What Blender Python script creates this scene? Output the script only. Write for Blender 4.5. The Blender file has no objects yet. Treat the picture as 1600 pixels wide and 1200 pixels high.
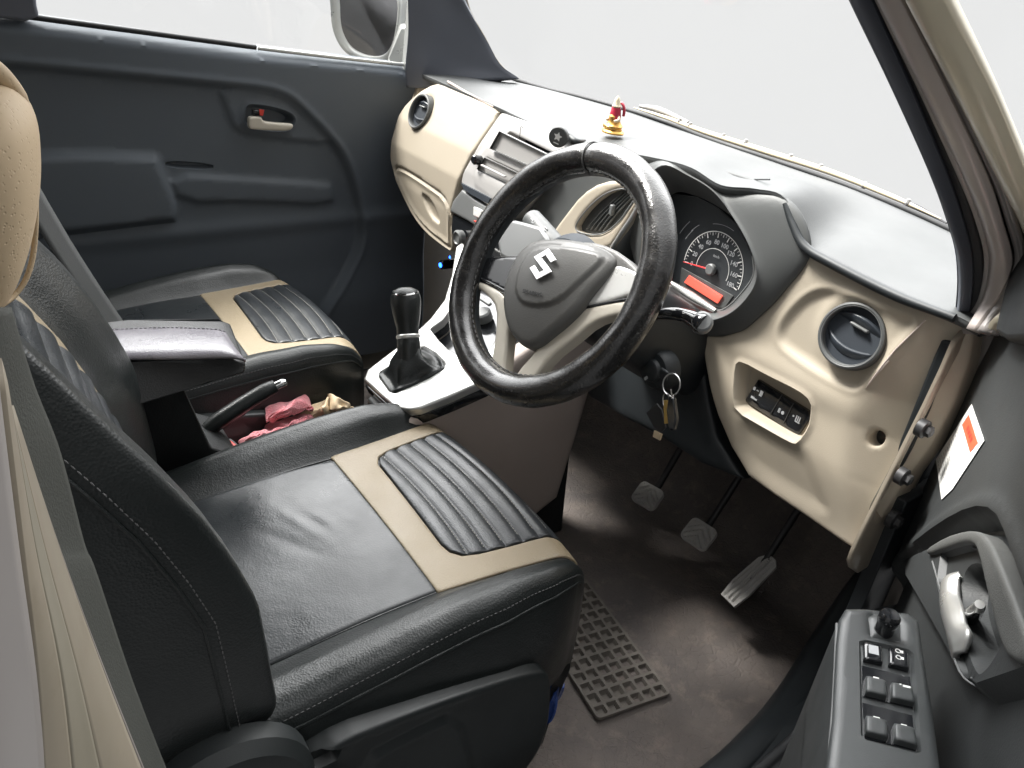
import bpy, bmesh, math, random
import numpy as np
from mathutils import Vector, Matrix
from mathutils.geometry import delaunay_2d_cdt
random.seed(7); rng = np.random.default_rng(7)
scn = bpy.context.scene
col = scn.collection

# ------------------------------------------------------------------ camera
CAM = np.array([-0.5905, -0.7621, 1.0586]); YAW, PITCH, ROLL, FOC = 0.9142, -0.49608, 0.11181, 1215.8
fw = np.array([math.cos(PITCH)*math.cos(YAW), math.cos(PITCH)*math.sin(YAW), math.sin(PITCH)])
r0 = np.cross(fw, [0, 0, 1]); r0 /= np.linalg.norm(r0); u0 = np.cross(r0, fw)
cr = r0*math.cos(ROLL)+u0*math.sin(ROLL); cu = -r0*math.sin(ROLL)+u0*math.cos(ROLL)
cd = bpy.data.cameras.new('camera'); cam = bpy.data.objects.new('camera', cd); col.objects.link(cam)
cam.matrix_world = Matrix(((cr[0], cu[0], -fw[0], CAM[0]), (cr[1], cu[1], -fw[1], CAM[1]), (cr[2], cu[2], -fw[2], CAM[2]), (0, 0, 0, 1)))
cd.sensor_width = 36; cd.lens = FOC/1600*36; cd.clip_start = .01; cd.clip_end = 500
scn.camera = cam

# ------------------------------------------------------------------ light
SKY_EL, SKY_AZ = math.radians(48), math.radians(68)     # brightest part of the overcast sky: ahead and to the left of the car
wd = bpy.data.worlds.new('World'); scn.world = wd; wd.use_nodes = True
nt = wd.node_tree; N = nt.nodes; L = nt.links; N.clear()
def wn(t, **k):
    n = N.new(t)
    for a, b in k.items(): setattr(n, a, b)
    return n
tc = wn('ShaderNodeTexCoord'); sp = wn('ShaderNodeSeparateXYZ'); L.new(tc.outputs['Generated'], sp.inputs[0])
up = wn('ShaderNodeMapRange', interpolation_type='SMOOTHSTEP'); L.new(sp.outputs['Z'], up.inputs[0])
up.inputs[1].default_value = .14; up.inputs[2].default_value = .5; up.inputs[3].default_value = 0; up.inputs[4].default_value = 1
dt = wn('ShaderNodeVectorMath', operation='DOT_PRODUCT'); L.new(tc.outputs['Generated'], dt.inputs[0])
dt.inputs[1].default_value = (math.cos(SKY_EL)*math.cos(SKY_AZ), math.cos(SKY_EL)*math.sin(SKY_AZ), math.sin(SKY_EL))
lb = wn('ShaderNodeMapRange', interpolation_type='SMOOTHSTEP'); L.new(dt.outputs['Value'], lb.inputs[0])
lb.inputs[1].default_value = .2; lb.inputs[2].default_value = 1.; lb.inputs[3].default_value = .0; lb.inputs[4].default_value = 1.
m1 = wn('ShaderNodeMath', operation='MULTIPLY'); L.new(up.outputs[0], m1.inputs[0]); L.new(lb.outputs[0], m1.inputs[1])
m2 = wn('ShaderNodeMath', operation='MULTIPLY_ADD'); L.new(m1.outputs[0], m2.inputs[0]); m2.inputs[1].default_value = 11.0; m2.inputs[2].default_value = 1.
m3 = wn('ShaderNodeMath', operation='MULTIPLY_ADD'); L.new(up.outputs[0], m3.inputs[0]); m3.inputs[1].default_value = .6; L.new(m2.outputs[0], m3.inputs[2])
d2 = wn('ShaderNodeVectorMath', operation='DOT_PRODUCT'); L.new(tc.outputs['Generated'], d2.inputs[0]); d2.inputs[1].default_value = (math.cos(math.radians(52)), math.sin(math.radians(52)), 0)
sh = wn('ShaderNodeMapRange', interpolation_type='SMOOTHSTEP'); L.new(d2.outputs['Value'], sh.inputs[0])          # duller surroundings behind the photographer
sh.inputs[1].default_value = 0.; sh.inputs[2].default_value = .55; sh.inputs[3].default_value = .46; sh.inputs[4].default_value = 1.
m4 = wn('ShaderNodeMath', operation='MULTIPLY'); L.new(m3.outputs[0], m4.inputs[0]); L.new(sh.outputs[0], m4.inputs[1])
EXPO = .8; BG = .848/2**EXPO
bg = wn('ShaderNodeBackground'); bg.inputs[0].default_value = (BG, BG, BG*1.003, 1); L.new(m4.outputs[0], bg.inputs[1])
wo = wn('ShaderNodeOutputWorld'); L.new(bg.outputs[0], wo.inputs[0])
sl = bpy.data.lights.new('sun', 'SUN'); so = bpy.data.objects.new('sun', sl); col.objects.link(so)
sl.energy = 5.0; sl.angle = math.radians(14); sl.color = (1, .97, .92)
SUN_EL, SUN_AZ = math.radians(52), math.radians(118)
SD = Vector((math.cos(SUN_EL)*math.cos(SUN_AZ), math.cos(SUN_EL)*math.sin(SUN_AZ), math.sin(SUN_EL)))
so.rotation_euler = SD.to_track_quat('Z', 'Y').to_euler()
scn.view_settings.view_transform = 'Standard'; scn.view_settings.look = 'None'
scn.view_settings.exposure = EXPO; scn.view_settings.gamma = 1; scn.view_settings.use_curve_mapping = False

# ------------------------------------------------------------------ tape measure: sight lines read off the photograph, cut with known planes of the car
def ray(u, v): return fw+cr*(u-800)/FOC-cu*(v-600)/FOC
def on(u, v, p, n):
    d = ray(u, v); n = np.array(n, float); return CAM+d*((np.array(p)-CAM)@n)/(d@n)
def PX(u, v, x): return on(u, v, (x, 0, 0), (1, 0, 0))
def PY(u, v, y): return on(u, v, (0, y, 0), (0, 1, 0))
def PZ(u, v, z): return on(u, v, (0, 0, z), (0, 0, 1))
FN = np.array([1, -.032, -.1]); FN /= np.linalg.norm(FN); FP = np.array([.31, -.29, .68])
def FA(u, v, off=0.): return on(u, v, FP+FN*off, FN)           # the dashboard's front face
def face(y, z, off=0.):                                          # same plane by y, z
    x = FP[0]-(FN[1]*(y-FP[1])+FN[2]*(z-FP[2]))/FN[0]
    return np.array([x, y, z])+FN*off

# ------------------------------------------------------------------ materials
MATS = {}
def mat(name, c, rough=.5, metal=0., bump=None, var=None, coat=0., spec=.5, emit=None, alpha=None, sheen=0., grime_sheen=None, rvar=None, vor=None):
    m = bpy.data.materials.new(name); m.use_nodes = True; n = m.node_tree.nodes; l = m.node_tree.links
    b = n['Principled BSDF']; b.inputs['Base Color'].default_value = (*c, 1); b.inputs['Roughness'].default_value = rough
    b.inputs['Metallic'].default_value = metal; b.inputs['Specular IOR Level'].default_value = spec
    b.inputs['Coat Weight'].default_value = coat; b.inputs['Coat Roughness'].default_value = .12
    b.inputs['Sheen Weight'].default_value = sheen
    t = n.new('ShaderNodeTexCoord')
    if emit: b.inputs['Emission Color'].default_value = (*emit[0], 1); b.inputs['Emission Strength'].default_value = emit[1]
    last = None
    def noise(sc, det=4, r=.55):
        q = n.new('ShaderNodeTexNoise'); q.inputs['Scale'].default_value = sc; q.inputs['Detail'].default_value = det; q.inputs['Roughness'].default_value = r
        l.new(t.outputs['Object'], q.inputs['Vector']); return q
    if var:       # (amount, scale, second colour)
        q = noise(var[1]); rp = n.new('ShaderNodeMapRange'); rp.inputs[1].default_value = .35; rp.inputs[2].default_value = .68; l.new(q.outputs[0], rp.inputs[0]); rp.inputs[4].default_value = var[0]
        mx = n.new('ShaderNodeMix'); mx.data_type = 'RGBA'; mx.inputs[6].default_value = (*c, 1); mx.inputs[7].default_value = (*var[2], 1)
        l.new(rp.outputs[0], mx.inputs[0]); l.new(mx.outputs[2], b.inputs['Base Color']); last = mx.outputs[2]
    if grime_sheen:     # dust speckle; on the wheel wrap, painted silvery glints: (amount, scale, colour)
        q = noise(grime_sheen[1], 8, .7); rp = n.new('ShaderNodeMapRange'); rp.inputs[1].default_value = .52; rp.inputs[2].default_value = .7; rp.inputs[4].default_value = grime_sheen[0]; l.new(q.outputs[0], rp.inputs[0])
        mx = n.new('ShaderNodeMix'); mx.data_type = 'RGBA'
        if last: l.new(last, mx.inputs[6])
        else: mx.inputs[6].default_value = (*c, 1)
        mx.inputs[7].default_value = (*grime_sheen[2], 1); l.new(rp.outputs[0], mx.inputs[0]); l.new(mx.outputs[2], b.inputs['Base Color'])
    q = noise(rvar[1] if rvar else 14, 5); rp = n.new('ShaderNodeMapRange'); rp.inputs[1].default_value = .3; rp.inputs[2].default_value = .7
    a = rvar[0] if rvar else .07
    rp.inputs[3].default_value = max(.02, rough-a); rp.inputs[4].default_value = min(1, rough+a); l.new(q.outputs[0], rp.inputs[0]); l.new(rp.outputs[0], b.inputs['Roughness'])
    prev = None
    for bp in (bump or []):   # (kind, scale, strength, distance)
        if bp[0] == 'n': q = noise(bp[1], 3); out = q.outputs[0]
        else:
            q = n.new('ShaderNodeTexVoronoi'); q.inputs['Scale'].default_value = bp[1]; q.feature = 'DISTANCE_TO_EDGE' if bp[0] == 'e' else 'F1'
            l.new(t.outputs['Object'], q.inputs['Vector']); out = q.outputs['Distance']
            if bp[0] in 'ed':
                rp = n.new('ShaderNodeMapRange'); rp.inputs[1].default_value = .0; rp.inputs[2].default_value = .09 if bp[0] == 'e' else .3; l.new(out, rp.inputs[0]); out = rp.outputs[0]
        bn = n.new('ShaderNodeBump'); bn.inputs['Strength'].default_value = bp[2]; bn.inputs['Distance'].default_value = bp[3]; l.new(out, bn.inputs['Height'])
        if prev: l.new(prev, bn.inputs['Normal'])
        prev = bn.outputs[0]
    if prev: l.new(prev, b.inputs['Normal'])
    MATS[name] = m; return m
LEATHER = [('v', 420, .35, .0008), ('n', 28, .25, .004)]
GRAIN = [('n', 900, .25, .0006)]
mat('black_leather', (.010, .0125, .0125), .40, bump=LEATHER, rvar=(.09, 9))
mat('worn_leather', (.018, .021, .023), .34, bump=[('v', 420, .22, .0006), ('n', 10, .22, .010)], rvar=(.12, 7))
mat('rib_leather', (.022, .025, .028), .34, bump=[('v', 420, .3, .0008)], rvar=(.07, 20))
mat('beige_leather', (.255, .207, .135), .48, bump=LEATHER, var=(.5, 6, (.22, .175, .12)))
mat('headrest_leather', (.50, .385, .25), .68, bump=[('d', 240, .5, .001), ('n', 20, .3, .004)], var=(.4, 5, (.42, .31, .19)))
mat('arm_vinyl', (.007, .008, .0085), .45, bump=LEATHER)
mat('thread', (.10, .10, .10), .6)
mat('pale_thread', (.42, .40, .36), .6)
mat('black_plastic', (.015, .0185, .021), .5, bump=GRAIN)
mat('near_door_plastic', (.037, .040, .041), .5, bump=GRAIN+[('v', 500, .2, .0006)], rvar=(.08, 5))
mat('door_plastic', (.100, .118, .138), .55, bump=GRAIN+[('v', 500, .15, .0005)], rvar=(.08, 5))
mat('dash_plastic', (.066, .070, .071), .55, bump=GRAIN+[('v', 420, .2, .0005)], rvar=(.06, 6))
mat('hood_plastic', (.080, .084, .084), .5, bump=GRAIN)
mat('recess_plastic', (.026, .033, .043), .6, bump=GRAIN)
mat('gray_plastic', (.16, .165, .165), .42, bump=GRAIN)
mat('stack_plastic', (.40, .39, .38), .40, bump=GRAIN)
mat('beige_plastic', (.43, .378, .30), .55, bump=GRAIN+[('v', 600, .12, .0005)], var=(.35, 4, (.38, .33, .255)))
mat('taupe_plastic', (.58, .50, .455), .55, bump=GRAIN, var=(.4, 6, (.46, .39, .35)))
mat('silver', (.60, .60, .58), .32, metal=.75, bump=[('n', 1200, .08, .0003)])
mat('pearl', (.58, .54, .46), .34, metal=.15)
mat('spoke_silver', (.66, .66, .64), .3, metal=.35, coat=.3)
mat('chrome', (.75, .75, .75), .10, metal=1)
mat('gloss_black', (.012, .013, .015), .12, coat=.6)
mat('wheel_wrap', (.014, .0135, .0135), .22, bump=[('v', 480, .32, .0008), ('n', 45, .12, .003)], coat=.5, rvar=(.12, 40), grime_sheen=(.22, 200, (.17, .155, .135)))  # pale speckle paints the wrap's silvery sheen into its colour
mat('shield_plastic', (.009, .0115, .012), .5, bump=GRAIN)
mat('blade_plastic', (.035, .042, .052), .30, bump=GRAIN)
mat('hub_plastic', (.105, .104, .099), .42, bump=GRAIN+[('v', 420, .2, .0005)], spec=.6)
mat('rubber', (.020, .021, .023), .62, bump=GRAIN)
mat('seal_rubber', (.11, .12, .145), .6, bump=GRAIN)
mat('webbing', (.028, .031, .031), .62, bump=[('n', 600, .5, .001)], sheen=.2)
mat('near_webbing', (.040, .042, .036), .75, bump=[('n', 600, .5, .001)])
mat('body_paint', (.37, .325, .27), .38, metal=.25, coat=.25, bump=[('n', 6, .12, .01)], var=(.4, 3, (.32, .285, .24)), grime_sheen=(.35, 30, (.25, .21, .16)))
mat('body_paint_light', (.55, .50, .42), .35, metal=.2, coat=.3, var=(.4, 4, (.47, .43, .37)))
mat('body_paint_shade', (.20, .18, .165), .45, metal=.2, grime_sheen=(.3, 40, (.25, .21, .16)))
mat('post_paint', (.34, .295, .235), .42, metal=.15, coat=.2, var=(.4, 5, (.29, .25, .20)), grime_sheen=(.3, 30, (.22, .19, .15)))
mat('pillar_pale', (.46, .41, .385), .38, metal=.15, coat=.2)
mat('pillar_cream', (.58, .53, .41), .35, metal=.15, coat=.3)
mat('pillar_paint', (.36, .335, .32), .4, metal=.2, coat=.2)
mat('mirror_paint', (.52, .53, .51), .3, metal=.4, coat=.3)
mat('mirror_glass', (.42, .42, .43), .12, metal=1.)
mat('carpet', (.20, .172, .155), .92, bump=[('e', 60, .42, .0022), ('n', 420, .6, .0015), ('n', 160, .6, .003), ('n', 8, .4, .01)], var=(.9, 5, (.105, .095, .092)), grime_sheen=(.55, 22, (.29, .24, .205)))
mat('heel_plate', (.16, .145, .128), .75, bump=[('n', 260, .6, .001)], grime_sheen=(.5, 60, (.24, .21, .185)))
mat('pedal_rubber', (.50, .49, .47), .7, bump=[('n', 220, .5, .001)], grime_sheen=(.3, 60, (.36, .33, .29)))
mat('dark_metal', (.05, .05, .052), .5, metal=.6)
mat('towel', (.62, .17, .20), .95, bump=[('n', 420, 1., .004), ('n', 40, .6, .006)], sheen=.5, var=(.5, 30, (.72, .27, .29)))
mat('paper_bag', (.60, .47, .31), .8, bump=[('n', 30, .6, .006)], var=(.5, 20, (.48, .37, .24)))
mat('red_plastic', (.62, .05, .035), .35)
mat('blue_bag', (.03, .07, .26), .28, bump=[('n', 40, .8, .01)])
mat('gold', (.72, .42, .12), .3, metal=.8)
mat('red_enamel', (.45, .03, .06), .35)
mat('cream_enamel', (.80, .70, .50), .4)
mat('white_print', (.78, .78, .76), .6)
mat('gray_print', (.40, .41, .42), .6)
mat('dark_print', (.035, .035, .035), .7)
mat('sticker_white', (.80, .80, .77), .5)
mat('sticker_red', (.75, .13, .06), .5)
mat('lcd', (.5, .06, .04), .4, emit=((.95, .13, .085), .62))
mat('needle', (.7, .03, .03), .4, emit=((.9, .04, .05), .25))
mat('led', (.1, .3, 1.), .4, emit=((.02, .12, 1.), 5.))
mat('dial_face', (.030, .034, .038), .45)
mat('brass', (.65, .45, .15), .3, metal=.9)
mat('key_metal', (.5, .5, .5), .3, metal=.9)
g = bpy.data.materials.new('glass'); g.use_nodes = True; gn = g.node_tree.nodes; gl = g.node_tree.links; gn.clear()
ga = gn.new('ShaderNodeBsdfTransparent'); ga.inputs[0].default_value = (.985, .99, .985, 1); gb = gn.new('ShaderNodeBsdfGlossy'); gb.inputs['Roughness'].default_value = .02
gm = gn.new('ShaderNodeMixShader'); gm.inputs[0].default_value = .035; go = gn.new('ShaderNodeOutputMaterial')
gl.new(ga.outputs[0], gm.inputs[1]); gl.new(gb.outputs[0], gm.inputs[2]); gl.new(gm.outputs[0], go.inputs[0]); MATS['glass'] = g

# ------------------------------------------------------------------ builders
def tag(o, label, cat, group=None):
    o['label'] = label; o['category'] = cat
    if group: o['group'] = group
    return o
def thing(name, label, cat, loc=(0, 0, 0), group=None):
    o = bpy.data.objects.new(name, None); o.empty_display_size = .05; col.objects.link(o); o.location = [float(a) for a in loc]
    return tag(o, label, cat, group)
def link(o, parent):
    col.objects.link(o)
    if parent is not None:
        o.parent = parent
        o.matrix_parent_inverse = Matrix.Translation(-world_loc(parent))
    return o
def world_loc(p):
    if p is None: return Vector((0, 0, 0))
    if p.type == 'EMPTY': return Vector(p.location)
    return Vector((0, 0, 0))
def obj(name, V, F, m, parent=None, smooth=True, angle=None):
    me = bpy.data.meshes.new(name); me.from_pydata([tuple(map(float, v)) for v in V], [], [tuple(int(i) for i in f) for f in F]); me.update()
    bm = bmesh.new(); bm.from_mesh(me); bmesh.ops.recalc_face_normals(bm, faces=bm.faces); bm.to_mesh(me); bm.free()
    me.materials.append(MATS[m])
    if smooth:
        me.polygons.foreach_set('use_smooth', [True]*len(me.polygons))
        if angle: me.set_sharp_from_angle(angle=math.radians(angle))
    return link(bpy.data.objects.new(name, me), parent)
def bevel(o, w, seg=3):
    b = o.modifiers.new('bevel', 'BEVEL'); b.width = w; b.segments = seg; b.limit_method = 'ANGLE'; b.angle_limit = math.radians(35); b.harden_normals = False
    return o
class MB:
    def __init__(s): s.V = []; s.F = []
    def add(s, V, F):
        k = len(s.V); s.V += [np.array(v, float) for v in V]; s.F += [tuple(i+k for i in f) for f in F]; return s
    def build(s, name, m, parent=None, smooth=True, angle=40): return obj(name, s.V, s.F, m, parent, smooth, angle)
def build_each(mb, name, m, parent=None, smooth=True, angle=40):
    par = list(range(len(mb.V)))
    def find(i):
        while par[i] != i: par[i] = par[par[i]]; i = par[i]
        return i
    for f in mb.F:
        for i in f[1:]: par[find(i)] = find(f[0])
    groups = {}
    for f in mb.F: groups.setdefault(find(f[0]), []).append(f)
    for fs in groups.values():
        ids = sorted({i for f in fs for i in f}); rm = {i: k for k, i in enumerate(ids)}
        obj(name, [mb.V[i] for i in ids], [tuple(rm[i] for i in f) for f in fs], m, parent, smooth, angle)
def unit(a): a = np.array(a, float); return a/np.linalg.norm(a)
def catmull(P, n):
    """P: (k,3) -> dense (n*(k-1)+1)"""
    P = np.array(P, float); Q = np.vstack([2*P[0]-P[1], P, 2*P[-1]-P[-2]]); out = []
    for i in range(1, len(Q)-2):
        for t in np.arange(n)/n:
            a, b, c, d = Q[i-1], Q[i], Q[i+1], Q[i+2]
            out.append(.5*((2*b)+(-a+c)*t+(2*a-5*b+4*c-d)*t*t+(-a+3*b-3*c+d)*t**3))
    out.append(P[-1]); return np.array(out)
def catclosed(P, n):
    P = np.array(P, float); k = len(P); out = []
    for i in range(k):
        a, b, c, d = P[(i-1) % k], P[i], P[(i+1) % k], P[(i+2) % k]
        for t in np.arange(n)/n:
            out.append(.5*((2*b)+(-a+c)*t+(2*a-5*b+4*c-d)*t*t+(-a+3*b-3*c+d)*t**3))
    return np.array(out)
def gridfaces(r, c, wrapc=False, wrapr=False):
    F = []
    for i in range(r if wrapr else r-1):
        for j in range(c if wrapc else c-1):
            F.append((i*c+j, i*c+(j+1) % c, ((i+1) % r)*c+(j+1) % c, ((i+1) % r)*c+j))
    return F
def patch(name, rows, m, parent=None, nr=8, nc=8, thick=0., cls=False, angle=None):
    """smooth surface through a grid of control points; thick gives it real depth along its normals"""
    R = [catclosed(r, nc) if cls else catmull(r, nc) for r in rows]; R = np.array(R)
    G = np.stack([catmull(R[:, j], nr) for j in range(R.shape[1])], 1)
    r, c = G.shape[:2]; o = obj(name, G.reshape(-1, 3), gridfaces(r, c, cls), m, parent, True, angle)
    if thick:
        s = o.modifiers.new('thickness', 'SOLIDIFY'); s.thickness = abs(thick); s.offset = -1 if thick > 0 else 1
    return o
def sweep_mb(mb, path, rad, n=12, caps=True, closed=False, flat=1., upv=None):
    path = np.array(path, float); k = len(path); rad = np.broadcast_to(np.array(rad, float), (k,))
    T = np.roll(path, -1, 0)-np.roll(path, 1, 0) if closed else np.gradient(path, axis=0)
    T /= np.linalg.norm(T, axis=1)[:, None]
    a = np.array(upv if upv is not None else ([0, 0, 1] if abs(T[0][2]) < .9 else [1, 0, 0]), float); V = []
    for i in range(k):
        a = a-T[i]*(a@T[i]); a /= np.linalg.norm(a); b = np.cross(T[i], a)
        for j in range(n):
            t = 2*math.pi*j/n; V.append(path[i]+rad[i]*(math.cos(t)*b+flat*math.sin(t)*a))
    F = gridfaces(k, n, True, closed)
    if caps and not closed: F += [tuple(range(n)), tuple(range((k-1)*n, k*n))]
    return mb.add(V, F)
def tube(name, path, rad, m, parent=None, n=12, caps=True, closed=False, flat=1., upv=None, dens=0):
    if dens:
        rr = np.broadcast_to(np.array(rad, float), (len(path),))
        path = catclosed(path, dens) if closed else catmull(path, dens)
        if not closed: rad = np.interp(np.arange(len(path))/dens, np.arange(len(rr)), rr)
        else: rad = rr[0]
    return sweep_mb(MB(), path, rad, n, caps, closed, flat, upv).build(name, m, parent, True, 50)
def frame(o, x, y):
    x = unit(x); y = np.array(y, float); y = unit(y-x*(x@y)); z = np.cross(x, y); return np.array(o, float), x, y, z
def fp(fr, a, b, c=0.): return fr[0]+fr[1]*a+fr[2]*b+fr[3]*c
def lathe_mb(mb, fr, prof, n=32, sx=1., sy=1.):
    V = [fp(fr, r*sx*math.cos(2*math.pi*j/n), r*sy*math.sin(2*math.pi*j/n), h) for r, h in prof for j in range(n)]
    F = gridfaces(len(prof), n, True)
    if prof[0][0] > 1e-6: F.append(tuple(range(n)))
    if prof[-1][0] > 1e-6: F.append(tuple(range((len(prof)-1)*n, len(prof)*n)))
    return mb.add(V, F)
def lathe(name, fr, prof, m, parent=None, n=32, angle=35, **k): return lathe_mb(MB(), fr, prof, n, **k).build(name, m, parent, True, angle)
def ring(name, fr, prof, m, parent=None, n=40, sx=1., sy=1.):   # closed cross-section
    V = [fp(fr, r*sx*math.cos(2*math.pi*j/n), r*sy*math.sin(2*math.pi*j/n), h) for r, h in prof for j in range(n)]
    return obj(name, V, gridfaces(len(prof), n, True, True), m, parent, True, 40)
def box_mb(mb, fr, a0, a1, b0, b1, c0, c1):
    V = [fp(fr, a, b, c) for c in (c0, c1) for b in (b0, b1) for a in (a0, a1)]
    return mb.add(V, [(0, 1, 3, 2), (4, 5, 7, 6), (0, 1, 5, 4), (2, 3, 7, 6), (0, 2, 6, 4), (1, 3, 7, 5)])
def box(name, fr, a, b, c, m, parent=None, bv=.002):
    o = box_mb(MB(), fr, *a, *b, *c).build(name, m, parent, True, 35)
    if bv: bevel(o, bv, 3)
    return o
WF = frame((0, 0, 0), (1, 0, 0), (0, 1, 0))
def prism(name, pts3, vec, m, parent=None, bv=.002, smooth=True):
    """closed outline of 3D points given real thickness along vec"""
    pts3 = [np.array(p, float) for p in pts3]; n = len(pts3); vec = np.array(vec, float)
    F = [tuple(range(n)), tuple(range(n, 2*n))]+[(i, (i+1) % n, (i+1) % n+n, i+n) for i in range(n)]
    o = obj(name, pts3+[p+vec for p in pts3], F, m, parent, smooth, 35)
    if bv: bevel(o, bv, 3)
    return o
def rrect(x0, x1, y0, y1, r, n=6):
    out = []
    for cx, cy, a0 in ((x1-r, y1-r, 0), (x0+r, y1-r, 90), (x0+r, y0+r, 180), (x1-r, y0+r, 270)):
        for k in range(n+1):
            a = math.radians(a0+90*k/n); out.append((cx+r*math.cos(a), cy+r*math.sin(a)))
    return out
def seg_d(P, poly):
    """distance to and inside test of 2D points against closed polygon"""
    P = np.array(P, float); A = np.array(poly, float); B = np.roll(A, -1, 0); d = np.full(len(P), 1e9); ins = np.zeros(len(P), bool)
    for a, b in zip(A, B):
        ab = b-a; L2 = max(ab@ab, 1e-18); t = np.clip(((P-a)@ab)/L2, 0, 1); d = np.minimum(d, np.hypot(*(P-(a+t[:, None]*ab)).T))
        c = ((a[1] > P[:, 1]) != (b[1] > P[:, 1])); den = (b[1]-a[1]) or 1e-12
        ins ^= c & (P[:, 0] < (b[0]-a[0])*(P[:, 1]-a[1])/den+a[0])
    return d, ins
def sdf(P, poly): d, i = seg_d(P, poly); return np.where(i, -d, d)
def sstep(a, b, x): t = np.clip((x-a)/(b-a), 0, 1); return t*t*(3-2*t)
def densify(poly, res):
    out = []; k = len(poly)
    for i in range(k):
        a = np.array(poly[i], float); b = np.array(poly[(i+1) % k], float); n = max(1, int(np.ceil(np.linalg.norm(b-a)/res)))
        out += [a+(b-a)*t for t in np.arange(n)/n]
    return np.array(out)
def chaikin(poly, n=2):
    P = np.array(poly, float)
    for _ in range(n):
        Q = np.roll(P, -1, 0); P = np.stack([P*.75+Q*.25, P*.25+Q*.75], 1).reshape(-1, 2)
    return [tuple(p) for p in P]
def offset_pts(poly, d, res):
    P = densify(poly, res); T = np.roll(P, -1, 0)-np.roll(P, 1, 0); T /= np.maximum(1e-9, np.linalg.norm(T, axis=1))[:, None]
    A = np.array(poly, float); ar = (A[:, 0]*np.roll(A[:, 1], -1)-np.roll(A[:, 0], -1)*A[:, 1]).sum(); sg = 1 if ar > 0 else -1
    Nn = np.stack([T[:, 1], -T[:, 0]], 1)*sg; Q = P+Nn*d; s = sdf(Q, poly)
    return Q[np.abs(s-d) < .15*abs(d)+1e-5]
def relief(name, outer, fn, m, parent=None, holes=(), res=.008, skirt=.01, rnd=0., disp=None, lines=(), curves=()):
    """panel: outline in its own 2D coordinates, fn(p, q, h) -> 3D for arrays, disp(P) the moulded relief, rnd a rounded rim, skirt its thickness"""
    loops = [densify(outer, res)]+[densify(h, res) for h in holes]
    bp = np.vstack(loops); edges = []; k = 0
    for lp in loops: edges += [(k+i, k+(i+1) % len(lp)) for i in range(len(lp))]; k += len(lp)
    lo, hi = bp.min(0), bp.max(0)
    xs = np.arange(lo[0]+res*.5, hi[0], res); ys = np.arange(lo[1]+res*.5, hi[1], res*.87)
    G = np.array([(x+(res*.5 if j % 2 else 0), y) for j, y in enumerate(ys) for x in xs])
    s = sdf(G, outer); mg = max(res*.45, rnd+res*.35); keep = s < -mg
    for h in holes: keep &= sdf(G, h) > mg
    ex = []
    if rnd:
        for q in (.10, .35, 1.0): 
            ex.append(offset_pts(outer, -rnd*q, res))
            for h in holes: ex.append(offset_pts(h, rnd*q, res))
    for poly, offs in lines:
        sl_ = sdf(G, poly); lo_, hi_ = min(offs), max(offs); keep &= ~((sl_ > lo_-res*.35) & (sl_ < hi_+res*.35))
        for q in offs:
            e_ = offset_pts(poly, q, res*.7); ok = sdf(e_, outer) < -(rnd+res*.2)
            for h in holes: ok &= sdf(e_, h) > rnd+res*.2
            ex.append(e_[ok])
    for cv_, rad_ in curves:      # points along open curves (valleys, seams)
        cv_ = np.array(cv_); dmin = np.full(len(G), 1e9)
        for q in cv_: dmin = np.minimum(dmin, np.hypot(G[:, 0]-q[0], G[:, 1]-q[1]))
        keep &= dmin > rad_; ex.append(cv_[sdf(cv_, outer) < -(rnd+res*.2)])
    G = G[keep]
    if ex:
        E_ = np.vstack(ex); _, ui = np.unique(np.round(E_/(min(res*.12, .0006))).astype(int), axis=0, return_index=True); G = np.vstack([G, E_[ui]])
    pts = np.vstack([bp, G])
    r = delaunay_2d_cdt([Vector(p) for p in pts], edges, [], 0, 1e-7)
    V2 = np.array([tuple(v) for v in r[0]]); T = [tuple(f) for f in r[2]]
    cen = np.array([V2[list(f)].mean(0) for f in T]); ok = sdf(cen, outer) < 0
    for h in holes: ok &= sdf(cen, h) > 0
    T = [f for f, o_ in zip(T, ok) if o_]
    H = np.zeros(len(V2)) if disp is None else disp(V2)
    if rnd:
        de, _ = seg_d(V2, outer)
        for h in holes: de = np.minimum(de, seg_d(V2, h)[0])
        t = np.clip(de/rnd, 0, 1); H = H-rnd*(1-np.sqrt(np.maximum(0, 1-(1-t)**2)))
    V3 = fn(V2[:, 0], V2[:, 1], H); V = [v for v in V3]; F = list(T)
    if skirt:
        from collections import Counter
        C = Counter()
        for f in T:
            for a, b in zip(f, f[1:]+f[:1]): C[(min(a, b), max(a, b))] += 1
        be = [e for e, c in C.items() if c == 1]; idx = {}
        Vs = fn(V2[:, 0], V2[:, 1], H-skirt)
        for a, b in be:
            for q in (a, b):
                if q not in idx: idx[q] = len(V); V.append(Vs[q])
        F += [(a, b, idx[b], idx[a]) for a, b in be]
    return obj(name, V, F, m, parent, True, 42)
def stitch_mb(mb, path, step=.007, ln=.0045, r=.0007, up=(0, 0, 1)):
    path = np.array(path, float); d = np.concatenate([[0], np.cumsum(np.linalg.norm(np.diff(path, axis=0), axis=1))])
    for s in np.arange(0, d[-1]-ln, step):
        a = np.array([np.interp(s, d, path[:, i]) for i in range(3)]); b = np.array([np.interp(s+ln, d, path[:, i]) for i in range(3)])
        sweep_mb(mb, [a, (a+b)/2, b], [r*.5, r, r*.5], 5)
    return mb
def stitches(name, paths, m, parent, **k):
    mb = MB()
    for p in paths: stitch_mb(mb, p, **k)
    o = mb.build(name, m, parent); return o
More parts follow.
